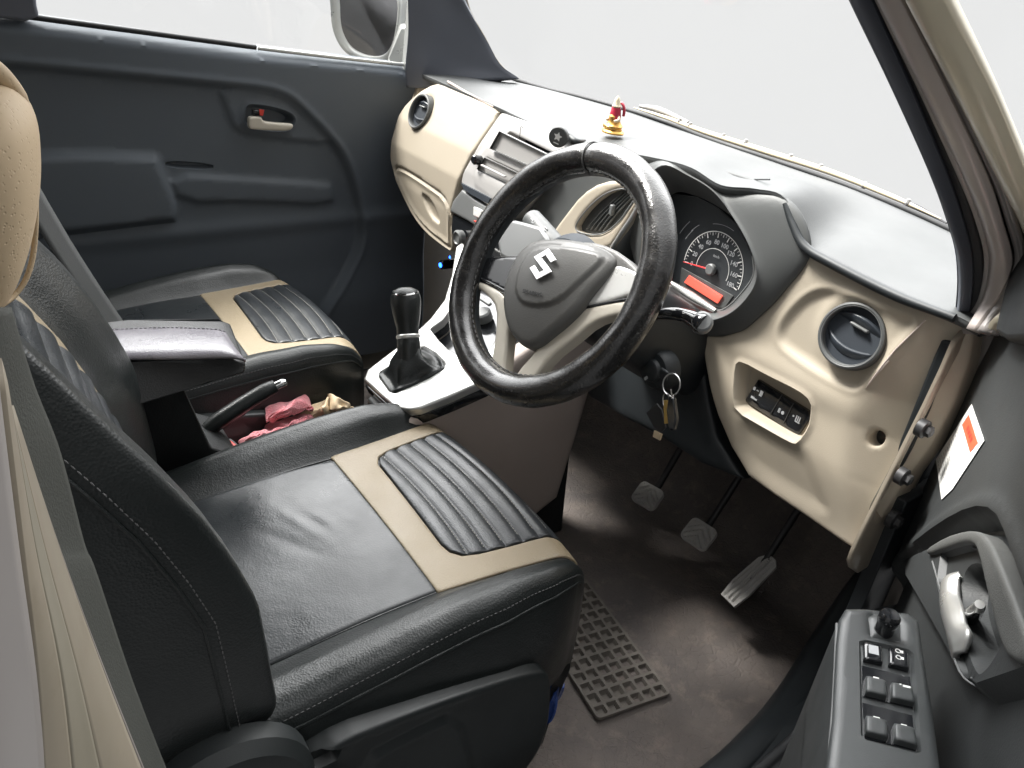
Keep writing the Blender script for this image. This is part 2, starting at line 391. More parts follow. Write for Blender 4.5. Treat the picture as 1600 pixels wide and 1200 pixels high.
def text(name, s, fr, size, m, parent=None, depth=.0003, align='CENTER', bold=0.):
    c = bpy.data.curves.new(name, 'FONT'); c.body = s; c.size = size; c.align_x = align; c.align_y = 'CENTER'; c.extrude = depth; c.offset = bold; c.resolution_u = 3
    t = bpy.data.objects.new(name+'_src', c); col.objects.link(t)
    dg = bpy.context.evaluated_depsgraph_get(); me = bpy.data.meshes.new_from_object(t.evaluated_get(dg)); bpy.data.objects.remove(t); bpy.data.curves.remove(c)
    M = Matrix(((*[0]*4,), (*[0]*4,), (*[0]*4,), (0, 0, 0, 1)))
    for i in range(3):
        M[i][0] = fr[1][i]; M[i][1] = fr[2][i]; M[i][2] = fr[3][i]; M[i][3] = fr[0][i]
    me.transform(M); me.name = name; me.materials.clear(); me.materials.append(MATS[m])
    return link(bpy.data.objects.new(name, me), parent)
def copy_tree(o, parent=None):
    c = o.copy(); col.objects.link(c); c.parent = parent
    if parent is not None: c.matrix_parent_inverse = o.matrix_parent_inverse.copy()
    for ch in [q for q in bpy.data.objects if q.parent == o]: copy_tree(ch, c)
    return c
def struct(o): o['kind'] = 'structure'; return o

# ================================================================== THE CAR'S SHELL
YR, YL = -.425, 1.03
# floor carpet: one sheet, rising at the firewall
def floor_fn(p, q, h):
    z = .0+.32*sstep(.62, .90, p)+.004*np.sin(p*23)*np.cos(q*19)+h
    return np.stack([p, q, z], 1)
tun = lambda P: np.zeros(len(P))
flo = relief('floor', [(-1.6, YR+.02), (.92, YR+.02), (.92, YL), (-1.6, YL)], floor_fn, 'carpet', None, res=.03, skirt=.01); struct(flo)

body = thing('body_shell', 'champagne painted car body shell with its pillars and door sill around the cabin', 'car body', (0, .3, 0))
box('firewall', WF, (.93, .96), (YR, YL+.02), (-.02, .55), 'black_plastic', body)
prism('cowl_panel', [(.63, YR, .72), (.63, YL, .72), (.95, YL, .52), (.95, YR, .52)], (0, 0, .015), 'black_plastic', body, .002)
box('roof_panel', WF, (-1.7, -.15), (YR, YL), (1.30, 1.33), 'gray_plastic', body, .01)
box('rear_panel', WF, (-1.72, -1.69), (YR, YL), (-.02, 1.30), 'black_plastic', body)
box('far_side_panel', WF, (-1.69, .60), (YL+.07, YL+.09), (-.05, .70), 'body_paint', body)
box('rear_side_panel', WF, (-1.69, -.86), (YR-.03, YR), (-.05, .92), 'body_paint', body)
box('floor_pan', WF, (-1.7, .95), (YR-.02, YL+.06), (-.05, -.03), 'black_plastic', body)

# right A pillar: strips running from the roof down to the dashboard, each boundary followed from photo
pv = [-90, 0, 130, 260, 335, 400, 470, 522]
PB = [([1290, 1328, 1392, 1450, 1477, 1493, 1495, 1490], -.385, 0),
      ([1330, 1367, 1424, 1478, 1504, 1520, 1518, 1500], -.40, .004),
      ([1345, 1383, 1442, 1497, 1524, 1538, 1534, 1512], -.405, 0),
      ([1375, 1412, 1470, 1525, 1553, 1566, 1556, 1530], -.425, 0),
      ([1386, 1425, 1484, 1540, 1566, 1580, 1566, 1536], -.435, 0),
      ([1410, 1449, 1508, 1567, 1592, 1604, 1580, 1546], -.445, 0),
      ([1434, 1474, 1532, 1592, 1622, 1640, 1608, 1560], -.455, 0),
      ([1456, 1497, 1558, 1612, 1645, 1665, 1640, 1590], -.475, 0)]
def bound(k, dy=0): u, y, _ = PB[k]; return [PY(a, b, y+dy) for a, b in zip(u, pv)]
ap = []
for k, (nm, m) in enumerate([('pillar_trim', 'seal_rubber'), ('door_seal', 'rubber'), ('pillar_flange', 'pillar_paint'), ('pillar_strip', 'pillar_pale'), ('pillar_strip', 'pillar_paint'), ('pillar_strip', 'pillar_paint'), ('pillar_face', 'pillar_cream')]):
    a, b = np.array(bound(k)), np.array(bound(k+1))
    mid = (a+b)/2; bul = {0: .012, 1: .006, 2: -.006, 3: .004, 4: -.005, 5: -.006, 6: .010}[k]
    nrm = np.cross(b-a, np.gradient(a, axis=0)); nrm /= np.linalg.norm(nrm, axis=1)[:, None]
    if (nrm[3]@(CAM-a[3])) < 0: nrm = -nrm
    patch('a_'+nm if nm == 'pillar_trim' else nm, [a, mid+nrm*bul, b], m, body, 6, 6, .012)
# thin bright lip between seal and flange
tube('seal_lip', [p for p in np.array(bound(2))], .0018, 'gray_plastic', body, 8, dens=4)
# pillar core so that it is solid from behind
cmid = (np.array(bound(1))+np.array(bound(6)))/2; cdir = np.array([unit(p-CAM) for p in cmid])
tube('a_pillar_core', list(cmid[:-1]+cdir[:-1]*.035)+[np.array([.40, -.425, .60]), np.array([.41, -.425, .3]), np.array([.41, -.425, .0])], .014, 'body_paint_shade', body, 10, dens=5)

# hinge post below the dash end (painted metal) with bolts and rubber plug hole
def side_fn(off):
    def f(p, q, h): return np.stack([p, np.full_like(p, off)-h, q], 1)
    return f
post = [PY(1504, 512, -.406), PY(1552, 500, -.406), PY(1524, 580, -.406), PY(1500, 625, -.406), PY(1464, 700, -.406), PY(1416, 792, -.406), PY(1382, 852, -.406), PY(1346, 900, -.406), PY(1326, 886, -.406), PY(1336, 858, -.406), PY(1398, 735, -.406), PY(1466, 600, -.406)]
pp = [(p[0], p[2]) for p in post]
groove = [(PY(a, b, -.406)[0], PY(a, b, -.406)[2]) for a, b in ((1512, 530), (1526, 524), (1502, 602), (1468, 675), (1414, 772), (1378, 812), (1366, 806), (1398, 750), (1428, 690), (1474, 602))]
def post_disp(P): return -.012*sstep(.006, -.010, sdf(P, groove))
groove = chaikin(groove, 2)
relief('hinge_post', chaikin(pp, 1), side_fn(-.406), 'post_paint', body, res=.006, skirt=.003, rnd=.003, disp=post_disp, lines=[(groove, (-.010, -.005, 0, .006))])
mat('post_olive', (.115, .115, .095), .55, grime_sheen=(.4, 40, (.16, .14, .11)))
relief('post_recess', groove, side_fn(-.3955), 'post_olive', body, res=.012, skirt=.001)
for u, v, r in ((1443, 670, .0085), (1411, 745, .0085), (1397, 812, .0095)):
    c = PY(u, v, -.418); fr = frame(c, (1, 0, 0), (0, 0, 1)); mb = MB(); lathe_mb(mb, fr, [(r*1.35, -.006), (r*1.35, .003), (r*.9, .004), (0, .004)], 16); lathe_mb(mb, fr, [(r*.85, .003), (r*.85, .010), (r*.5, .0115), (0, .0115)], 6)
    mb.build('hinge_bolt', 'dark_metal', body, angle=30)
# lower body side and sill
relief('lower_sill', [(-.75, -.06), (.50, -.06), (.50, .085), (.1, .075), (-.75, .09)], side_fn(-.435), 'black_plastic', body, res=.03, skirt=.04, rnd=.008)
box('footwell_side', WF, (.33, .93), (-.42, -.40), (-.02, .50), 'black_plastic', body)
# black scuff trim along the sill: broad curved band that climbs at the front
sc = [(-.70, -.372), (-.3, -.372), (.10, -.372), (.25, -.358), (.36, -.335), (.47, -.305), (.56, -.285), (.64, -.275), (.72, -.27)]
rows = []
for x, y in sc:
    lift = .16*float(sstep(.38, .72, np.array(x))); w = .055
    rows.append([(x, y-.003, -.005), (x, y, .045+lift*.5), (x, y-.012, .072+lift), (x, y-.030, .080+lift), (x, y-.052, .078+lift), (x+.0, y-.062, .05+lift), (x, y-.064, .0)])
patch('sill_scuff_trim', rows, 'black_plastic', body, 5, 4, .004)
tube('door_opening_seal', [(-.7, -.437, .085), (0, -.437, .088), (.25, -.432, .10), (.40, -.422, .16), (.43, -.420, .30), (.42, -.42, .42)], .009, 'rubber', body, 10, dens=6)

relief('front_wing', [(.47, .02), (.47, .60), (.60, .66), (1.2, .60), (1.45, .50), (1.45, .05), (1.25, .05), (1.2, .28), (1.05, .36), (.88, .28), (.82, .05)], side_fn(-.455), 'body_paint', body, res=.05, skirt=.03, rnd=.01)
# left A pillar with corner trim
quad = [[PY(640, -60, 1.0), PY(700, -60, .98), PY(740, -60, .94)], [PY(645, 60, 1.0), PY(700, 60, .98), PY(752, 60, .93)], [PY(655, 128, 1.0), PY(715, 122, .97), PY(790, 118, .92)]]
lp = [[PY(636, -80, 1.02), PY(640, 0, 1.02), PY(640, 60, 1.02), PY(638, 104, 1.02), PY(640, 132, 1.02)],
      [PY(662, -80, 1.0), PY(664, 0, 1.0), PY(664, 60, 1.0), PY(668, 104, .99), PY(678, 134, .98)],
      [PY(690, -80, .985), PY(700, 0, .98), PY(710, 60, .97), PY(725, 104, .955), PY(742, 132, .93)],
      [PY(700, -80, .96), PY(728, 0, .955), PY(757, 60, .94), PY(778, 98, .92), PY(806, 124, .90)]]
patch('a_pillar_trim', lp, 'seal_rubber', body, 6, 6, .03)
tube('pillar_edge', [PY(735, -80, .955), PY(729, 0, .955)+0*CAM, PY(758, 60, .94), PY(779, 98, .92), PY(806, 124, .90)], .0025, 'beige_plastic', body, 8, dens=4)

mat('b_paint', (.25, .215, .165), .5, var=(.5, 9, (.21, .19, .145)), grime_sheen=(.4, 25, (.17, .14, .10)))
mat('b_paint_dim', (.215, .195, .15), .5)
# B pillar close to the camera
bp_ = [((-30, 560), (35, 900), (60, 1080), (110, 1290)), ((5, 640), (85, 920), (150, 1080), (250, 1290))]
b0 = [PY(-200, 480, -.52), PY(-160, 820, -.52), PY(-110, 1080, -.52), PY(-60, 1320, -.52)]
b1 = [PY(-34, 560, -.50), PY(8, 860, -.50), PY(40, 1080, -.50), PY(60, 1320, -.50)]
b2 = [PY(-22, 600, -.49), PY(26, 860, -.49), PY(75, 1080, -.49), PY(105, 1320, -.49)]
b3 = [PY(-14, 640, -.47), PY(45, 870, -.47), PY(105, 1080, -.47), PY(165, 1320, -.47)]
b4 = [PY(-6, 640, -.44), PY(72, 870, -.44), PY(152, 1080, -.44), PY(252, 1320, -.44)]
b5 = [PY(-4, 640, -.41), PY(75, 870, -.41), PY(156, 1080, -.41), PY(256, 1320, -.41)]
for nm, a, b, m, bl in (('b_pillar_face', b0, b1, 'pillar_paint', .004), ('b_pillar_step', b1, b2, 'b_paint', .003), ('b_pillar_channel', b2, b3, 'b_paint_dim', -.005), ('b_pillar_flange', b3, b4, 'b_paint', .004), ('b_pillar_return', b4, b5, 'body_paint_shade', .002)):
    a, b = np.array(a), np.array(b); nrm = unit(CAM-(a[1]+b[1])/2)
    patch(nm, [a, (a+b)/2+nrm*bl*.4, b], m, body, 5, 6, .006)
c_ = PY(142, 1150, -.452); fr = frame(c_, PY(150, 1180, -.452)-c_, PY(165, 1140, -.452)-c_)
ring('pillar_plug', frame(c_, fr[1], fr[2]), [(.009, -.001), (.012, .0015), (.014, -.001)], 'body_paint', body, 4 if False else 24, 1.3, .8)

# ================================================================== GLASS AND WINDSCREEN BASE
ws = thing('windscreen', 'clear windscreen above the dashboard with black lower seal, cowl and wipers', 'windscreen', (.6, .35, .8))
w0 = [(.605, 1.0, .79), (.612, .8, .803), (.615, .35, .806), (.610, -.1, .795), (.60, -.40, .765)]
w1 = [(.02, .92, 1.28), (.03, .7, 1.30), (.04, .35, 1.31), (.03, 0, 1.30), (.02, -.33, 1.27)]
patch('pane', [w0, [(a[0]*.5+b[0]*.5-.0, a[1]*.5+b[1]*.5, a[2]*.5+b[2]*.5+.03) for a, b in zip(w0, w1)], w1], 'glass', ws, 6, 5)
wl = [PX(775, 112, .6), PX(800, 124, .6), PX(850, 140, .6), PX(900, 152, .6), PX(960, 168, .6), PX(1040, 193, .6), PX(1100, 217, .6), PX(1200, 250, .6), PX(1300, 284, .6), PX(1400, 323, .6), PX(1482, 360, .6), PX(1530, 385, .6)]
wlp = [PX(u, v, .618) for u, v in ((775, 110), (800, 122), (850, 138), (900, 150), (960, 166), (1040, 191), (1100, 215), (1200, 248), (1300, 282), (1400, 321), (1482, 358), (1530, 383))]
tube('lower_seal', wlp, .0050, 'rubber', ws, 10, dens=4)
cw = [PX(u, v, .63) for u, v in ((990, 168), (1040, 184), (1100, 206), (1200, 238), (1300, 270), (1400, 310), (1470, 342))]
tube('cowl_edge', cw, [.001, .004, .005, .0055, .005, .004, .001], 'cream_enamel', ws, 8, dens=5)
wp = [PX(u, v, .645) for u, v in ((1000, 166), (1030, 172), (1075, 192))]
tube('wiper_arm', wp, [.003, .007, .004], 'stack_plastic', ws, 8, dens=4)
wp = [PX(u, v, .645) for u, v in ((1405, 312), (1432, 325), (1478, 350))]
tube('wiper_blade', wp, [.003, .006, .003], 'dark_metal', ws, 8, dens=4)
for u, v in ((1062, 189), (1078, 196), (1130, 214), (1165, 223), (1235, 246), (1282, 262), (1350, 290), (1418, 317)):
    c = PX(u, v, .63); lathe('cowl_clip', frame(c, (0, 1, 0), (1, 0, 0)), [(.003, -.006), (.005, 0), (.003, .005), (0, .006)], 'stack_plastic', ws, 8)

# ================================================================== DASHBOARD
dash = thing('dashboard', 'two tone dashboard with white lit top, beige lower panels and round side vents', 'dashboard', (.5, .35, .45))
# --- upper pad
fr_y = []
def lip(u, v, off=0.): return FA(u, v, off)
front = [face(1.03, .80, .02), face(.86, .800), face(.63, .793), face(.40, .783), face(.26, .790, -.0), lip(1030, 250, -.01), lip(1080, 264, -.025), lip(1126, 291, -.025), lip(1180, 297, -.01), lip(1226, 312, -.004), lip(1258, 384, -.004), lip(1300, 408, -.004), lip(1400, 458, -.004), lip(1490, 494, -.004), lip(1530, 515, .0)]
back = [np.array([.612, y, z]) for y, z in ((1.03, .784), (.92, .794), (.72, .800), (.52, .802), (.40, .799), (.28, .795), (.20, .793), (.12, .791), (.05, .789), (-.03, .787), (-.10, .782), (-.18, .774), (-.26, .764), (-.35, .755), (-.43, .745))]
def mixr(t, up_): return [f*(1-t)+b*t+np.array([0, 0, up_]) for f, b in zip(front, back)]
drop = [f+np.array([.006, 0, -.010]) for f in front]; under = [f+np.array([.03, 0, -.012]) for f in front]
row1 = mixr(.04, .0035); row2 = mixr(.35, .008)
patch('upper_pad', [under, drop, front, row1, row2, mixr(.7, .002), back], 'dash_plastic', dash, 5, 6, 0)
# brow above the dials: raised blade
tube('brow_seam', [lip(1180, 287, -.0)+np.array([.03, 0, .004]), FA(1150, 279, .05), FA(1105, 266, .05), FA(1060, 256, .03)], .0012, 'rubber', dash, 6, dens=5)
brow = [FA(1060, 250, .04), FA(1120, 266, .04), FA(1170, 282, .04), FA(1225, 303, .03)]
tube('brow_edge', brow, [.001, .003, .005, .001], 'dash_plastic', dash, 8, dens=6)
# rolled lip under the pad on the driver's side
lp_ = [FA(1226, 318, -.008), FA(1238, 350, -.008), FA(1258, 386, -.009), FA(1300, 412, -.009), FA(1400, 462, -.009), FA(1492, 497, -.006)]
tube('pad_lip', lp_, [.003, .005, .0065, .0065, .0065, .005], 'black_plastic', dash, 10, dens=8)
# passenger side lip with dark reveal
tube('passenger_reveal', [FA(700, 128, .002), FA(735, 148, .002), FA(772, 167, .002)], .003, 'taupe_plastic', dash, 8, dens=4)
# --- dark inner structure
def face_fn(off=0.):
    def f(p, q, h):
        x = FP[0]-(FN[1]*(p-FP[1])+FN[2]*(q-FP[2]))/FN[0]; return np.stack([x, p, q], 1)+FN*(off-np.array(h))[:, None] if np.ndim(h) else np.stack([x, p, q], 1)
    return f
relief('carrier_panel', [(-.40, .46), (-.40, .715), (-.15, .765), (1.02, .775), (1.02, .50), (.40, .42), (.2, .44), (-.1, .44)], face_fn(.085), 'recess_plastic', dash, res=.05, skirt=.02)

# --- driver's beige panel
def yz(u, v, off=0.): p = FA(u, v, off); return (p[1], p[2])
dp = [yz(1262, 392), yz(1300, 411), yz(1350, 436), yz(1400, 460), yz(1450, 480), yz(1490, 499), yz(1506, 520), yz(1490, 570), yz(1462, 632), yz(1425, 700), yz(1385, 765), yz(1340, 850), yz(1322, 860), yz(1280, 830), yz(1240, 802), yz(1200, 775), yz(1160, 745), yz(1135, 700), yz(1118, 650), yz(1107, 600), yz(1100, 560), yz(1098, 524), yz(1130, 526), yz(1160, 514), yz(1190, 490), yz(1222, 456), yz(1246, 420)]
vc = yz(1333, 525)
dish = [yz(*p) for p in ((1212, 520), (1222, 497), (1245, 470), (1268, 453), (1295, 448), (1330, 458), (1390, 482), (1425, 494), (1432, 505), (1410, 535), (1380, 572), (1345, 608), (1330, 613), (1290, 592), (1240, 560), (1216, 540))]
pocket = [yz(*p) for p in ((1152, 572), (1160, 566), (1200, 588), (1250, 612), (1268, 628), (1266, 650), (1262, 668), (1246, 690), (1236, 688), (1195, 665), (1152, 640), (1149, 620))]
knee = [yz(*p) for p in ((1152, 650), (1200, 675), (1245, 700), (1262, 712), (1275, 760), (1290, 815), (1200, 760), (1150, 720))]
dish, pocket, knee = chaikin(dish), chaikin(pocket, 1), chaikin(knee)
fold = np.array([yz(*p) for p in ((1445, 498), (1400, 545), (1350, 605), (1325, 660), (1315, 740), (1318, 880))])
def rightof(P):   # signed distance past the fold line towards the door
    ln = np.vstack([fold[0]+(0, .1), fold, fold[-1]+(0, -.1)])
    yl = np.interp(P[:, 1], ln[::-1, 1], ln[::-1, 0]); return yl-P[:, 0]
# the opening for the vent
vh = [(vc[0]+.039*math.cos(a), vc[1]+.039*math.sin(a)) for a in np.linspace(0, 2*math.pi, 40, endpoint=False)]
def dp_disp(P):
    h = np.zeros(len(P)); s = sdf(P, dish); h += -.0055*sstep(.003, -.014, s); h += .0012*np.exp(-(s/.004)**2)
    h += .010*np.exp(-((np.hypot(P[:, 0]-vc[0], P[:, 1]-vc[1])-.050)/.010)**2)*.30
    s = sdf(P, pocket); h += -.022*sstep(.002, -.007, s); h += .0025*np.exp(-((s-.003)/.004)**2)
    s = sdf(P, knee); h += -.005*sstep(.010, -.02, s)
    r = rightof(P); h += -.55*.006*np.log1p(np.exp(np.clip((r-.002)/.006, -30, 30)))
    h += -.012*sstep(.52, .42, P[:, 1])
    h += .004*np.exp(-((P[:, 1]-.595)/.02)**2)*sstep(-.36, -.28, P[:, 0])
    return h
hc = yz(1357, 688); hole = [(hc[0]+.0085*math.cos(a), hc[1]+.011*math.sin(a)) for a in np.linspace(0, 2*math.pi, 20, endpoint=False)]
relief('driver_panel', dp, face_fn(), 'beige_plastic', dash, holes=[vh, hole], res=.0042, skirt=.035, rnd=.004, disp=dp_disp, lines=[(dish, (-.014, -.009, -.005, -.001, .003, .006)), (pocket, (-.007, -.0045, -.002, .0005, .003))])
box('access_hole_back', frame(face(hc[0], hc[1], .035), (0, 1, 0), (0, 0, 1)), (-.02, .02), (-.02, .02), (-.002, .002), 'gloss_black', dash)
# fine moulded line around the dish
def dpt(p): P = np.array([p]); return face_fn()(P[:, 0], P[:, 1], dp_disp(P))[0]
tube('panel_seam', [dpt(p)-FN*.0002 for p in densify([yz(1445, 500), yz(1400, 545), yz(1352, 606)], .01)[:int(1e3)][:18]], .0009, 'taupe_plastic', dash, 6)
# switch bank in the pocket
sb = [yz(1183, 592, .014), yz(1262, 641, .014), yz(1263, 652, .014), yz(1245, 679, .014), yz(1162, 625, .014)]
sw = relief('switch_bank', sb, face_fn(.016), 'gloss_black', dash, res=.01, skirt=.02, rnd=.001)
def fr_face(u, v, off, du=(1, 0)):
    c = FA(u, v, off); return frame(c, (-FN[1]*0, -1, 0), (-.1, 0, 1))
f0 = FA(1200, 610, .0145); ax = unit(FA(1245, 637, .0145)-f0); ay = unit(np.cross(ax, FN)); ay = ay if ay[2] > 0 else -ay
def ft(u, v, off=.0145): return frame(FA(u, v, off), ax, ay)
for u, v in ((1203, 644), (1225, 651)):   # gaps between the switches
    a = FA(u+8, v-20, .0148); b = FA(u-10, v+14, .0148)
for (ua, va, ub, vb) in ((1222, 617, 1203, 648), (1240, 630, 1224, 662)): tube('switch_gap', [FA(ua, va, .0152), FA(ub, vb, .0152)], .0007, 'dark_print', sw, 5)
mbk = MB()
for u, v, w_, h_ in ((1179, 607, .004, .005), (1190, 614, .005, .006), (1184, 610.5, .004, .0012), (1176, 621, .006, .003), (1180, 624, .006, .002), (1188, 618, .005, .0015)):
    box_mb(mbk, ft(u, v), -w_/2, w_/2, -h_/2, h_/2, -.0004, .0006)
lathe_mb(mbk, ft(1223, 645), [(.0026, -.0003), (.0026, .0006), (0, .0006)], 12)
for k in range(4): box_mb(mbk, ft(1219.5, 642.5), -.004, -.0005, -.003+k*.0018, -.0022+k*.0018, -.0004, .0006)
for k in range(3): box_mb(mbk, ft(1247, 655), -.004+k*.003, -.0026+k*.003, -.004, .004, -.0004, .0006)
box_mb(mbk, ft(1247, 656), -.004, .004, -.0045, -.0035, -.0004, .0006)
lathe_mb(mbk, ft(1240, 650), [(.0014, -.0003), (.0014, .0006), (0, .0006)], 10)
build_each(mbk, 'switch_icon', 'gray_print', sw, angle=30)

# --- round vents
def round_vent(c, r, nrm, tilt=0., m_in='black_plastic'):
    z = unit(nrm); x = unit(np.cross((0, 0, 1), z)); y = np.cross(z, x)
    x, y = x*math.cos(tilt)+y*math.sin(tilt), -x*math.sin(tilt)+y*math.cos(tilt)
    fr = (np.array(c), x, y, z)
    v = ring('round_vent', fr, [(r*1.04, .010), (r*1.10, .009), (r*1.15, .002), (r*1.15, -.01), (r*1.05, -.02), (r*.96, -.02), (r*.96, .004), (r*.99, .009)], 'hood_plastic', dash, 48)
    lathe('vent_duct', fr, [(r*.965, -.002), (r*.965, -.05), (0, -.051)], 'recess_plastic', v)
    ring('vent_rim', fr, [(r*.965, .006), (r*.985, .0095), (r*1.0, .0095), (r*.99, .005)], 'gray_plastic', v, 48)
    for k, off in enumerate((-.36, .30)):
        b0 = off*r; w = math.sqrt(1-off*off)*r*.93; pr = []
        sg = 1 if off > 0 else -1
        rows = []
        for t in np.linspace(-1, 1, 9):
            cx = t*w; bow = .18*r*(1-t*t)*sg
            rows.append([fp(fr, cx, b0+bow*1.2+d*.20*r, -.008+h+.006*(1-t*t)) for d, h in ((-1, -.012), (-.6, .000), (.5, .006), (1, .004))])
        patch('vent_blade', rows, 'blade_plastic', v, 2, 4, .003)
    box('vent_tab', fr, (-.30*r, .38*r), (.30*r, .40*r), (-.006, .006), 'gray_plastic', v, .002)
    return v
nd = unit(CAM-face(*vc))
vdir = unit(-FN+np.array([0, -.10, .18]))
round_vent(FA(1333, 525, .002), .0385, vdir, math.radians(-8))
# --- passenger beige panel
pa = [(.860, .800), (.74, .7965), (.628, .791), (.593, .782), (.605, .72), (.626, .653), (.640, .600), (.650, .566), (.640, .520), (.634, .476), (.70, .476), (.765, .480), (.829, .496), (.895, .535), (.95, .578), (.992, .615), (1.013, .647), (.996, .690), (.957, .742), (.91, .783)]
def pa_bulge(z): return np.interp(z, [.40, .48, .56, .64, .70, .74, .78, .80], [.030, .038, .050, .053, .042, .026, .008, .0])
glove = [yz(622, 262, -.05), yz(660, 285, -.05), yz(705, 318, -.05), (.650, .50), (.645, .482), (.70, .484), (.765, .488), (.829, .504), (.895, .545), (.94, .582)]
ghand = [yz(658, 303, -.045), yz(672, 312, -.045), yz(682, 330, -.045), yz(686, 352, -.045), yz(680, 352, -.045), yz(668, 338, -.045)]
pv_c = yz(656, 178, -.035)
ph = [(pv_c[0]+.036*math.cos(a), pv_c[1]+.036*math.sin(a)) for a in np.linspace(0, 2*math.pi, 36, endpoint=False)]
glove, ghand = chaikin(glove), chaikin(ghand)
pa = chaikin(pa, 1)
def pa_disp(P):
    h = pa_bulge(P[:, 1]); h = h-.10*np.maximum(0, P[:, 0]-.93)-.9*np.maximum(0, P[:, 0]-.965)**1.3
    s = sdf(P, glove); h = h-.0045*np.exp(-(s/.0028)**2)-.003*sstep(.002, -.004, s); h += .003*np.exp(-((s+.009)/.004)**2)
    s = sdf(P, ghand); h = h-.008*sstep(.002, -.005, s); return h
relief('passenger_panel', pa, face_fn(), 'beige_plastic', dash, holes=[ph], res=.006, skirt=.04, rnd=.006, disp=pa_disp, lines=[(glove, (-.008, -.004, -.001, .001, .004)), (ghand, (-.006, -.003, 0, .002))])
h0 = float(pa_disp(np.array([pv_c]))[0])
round_vent(face(pv_c[0], pv_c[1], -h0-.001), .036, unit(-FN+np.array([0, -.05, .28])))
# --- centre stack
def st_fn(off): return face_fn(off)
OFS = -.045
def ys(u, v, off=OFS): return yz(u, v, off)
stk = [ys(783, 178, -.01), ys(830, 196, -.015), ys(892, 221, -.02), ys(866, 255), ys(842, 288), ys(812, 322), ys(795, 345), ys(765, 325), ys(726, 298), ys(722, 290), ys(724, 276), ys(744, 240, -.035)]
slotA = [ys(781, 209), ys(856, 246), ys(842, 270), ys(766, 236)]
slotB = [ys(758, 250), ys(812, 276), ys(798, 294), ys(746, 268)]
def st_disp(P):
    h = np.interp(P[:, 1], [.50, .60, .66, .72, .80], [.045, .050, .047, .035, .008])
    s = sdf(P, chaikin([ys(790, 188, -.02), ys(880, 226, -.02), ys(838, 284), ys(796, 335), ys(728, 280)], 1)); return h+.002*sstep(.004, -.004, s)
stack = relief('centre_stack', stk, face_fn(), 'stack_plastic', dash, holes=[slotA, slotB], res=.005, skirt=.05, rnd=.004, disp=st_disp)
for sl_, dd, nm in ((slotA, -.011, 'storage_slot'), (slotB, -.012, 'disc_slot')):
    # tray inside: floor catches the light
    relief(nm, [(p[0], p[1]) for p in sl_], face_fn(-.03+dd), 'stack_plastic' , stack, res=.01, skirt=.002)
    mbs = MB(); V = []
    for p in sl_: V += [face(p[0], p[1], -.047), face(p[0], p[1], -.03+dd)]
    n_ = len(sl_); mbs.add(V, [(2*i, 2*i+1, (2*i+3) % (2*n_), (2*i+2) % (2*n_)) for i in range(n_)]); mbs.build('slot_wall', 'hood_plastic', stack, False)  # walls coloured dark to stand in for the shadow inside the slots
box('slot_rib', frame(face(*ys(757, 262), -.052), (0, -1, -.02), (0, 0, 1)), (.0, .085), (-.0015, .0015), (-.003, .003), 'stack_plastic', stack, .0008)
kn = frame(face(*ys(749, 254), -.052), (0, 1, 0), (0, 0, 1))
lathe('knob_stub', (kn[0], kn[1], kn[2], -FN), [(.010, -.01), (.010, .006), (.007, .009), (0, .009)], 'gloss_black', stack, 18)
bt = frame(face(*ys(822, 211, -.03), -.043), (0, -1, 0), (-.1, 0, 1)); 
tube('stack_mark', [fp(bt, a, b, 0) for a, b in ((.007, .010), (.004, .013), (.000, .010), (-.001, 0), (-.003, -.010), (-.008, -.011))], .0006, 'dark_print', stack, 6, dens=4)
# lower lip of the stack: curved dark slit and silver hazard/control panel
sl2 = [ys(726, 290), ys(772, 314), ys(768, 322), ys(742, 308), ys(730, 300)]
relief('lower_slit', sl2, face_fn(-.054), 'recess_plastic', stack, res=.008, skirt=.006)
cp = [ys(724, 300), ys(745, 316), ys(800, 348), ys(790, 380), ys(760, 366), ys(735, 350), ys(705, 334), ys(710, 318)]
ctl = relief('control_panel', cp, face_fn(-.050), 'gray_plastic', dash, res=.008, skirt=.04, rnd=.004)
c5 = frame(FA(748, 333, -.055), FA(775, 347, -.055)-FA(748, 333, -.055), (0, 0, 1))
box('control_button', (c5[0], c5[1], c5[2], -FN), (-.016, .016), (-.009, .009), (-.004, .004), 'white_print', ctl, .002)
c5 = frame(FA(744, 346, -.055), FA(775, 347, -.055)-FA(748, 333, -.055), (0, 0, 1))
box('hazard_strip', (c5[0], c5[1], c5[2], -FN), (-.004, .016), (-.0015, .0015), (-.004, .004), 'red_plastic', ctl, .001)
bl = [ys(705, 336), ys(735, 352), ys(765, 370), ys(800, 390), (.42, .47), (.44, .40), (.60, .42), ys(712, 395), ys(704, 362)]
hc_ = relief('heater_panel', bl, face_fn(-.044), 'gloss_black', dash, res=.01, skirt=.04, rnd=.003)
for u, v in ((722, 372), (745, 440)):
    c = FA(u, v, -.046); lathe('heater_knob', (c, np.array([0, 1., 0]), np.array([0., 0, 1]), -FN), [(.017, 0), (.017, .012), (.013, .015), (.011, .012), (0, .012)], 'gray_plastic', hc_, 24)
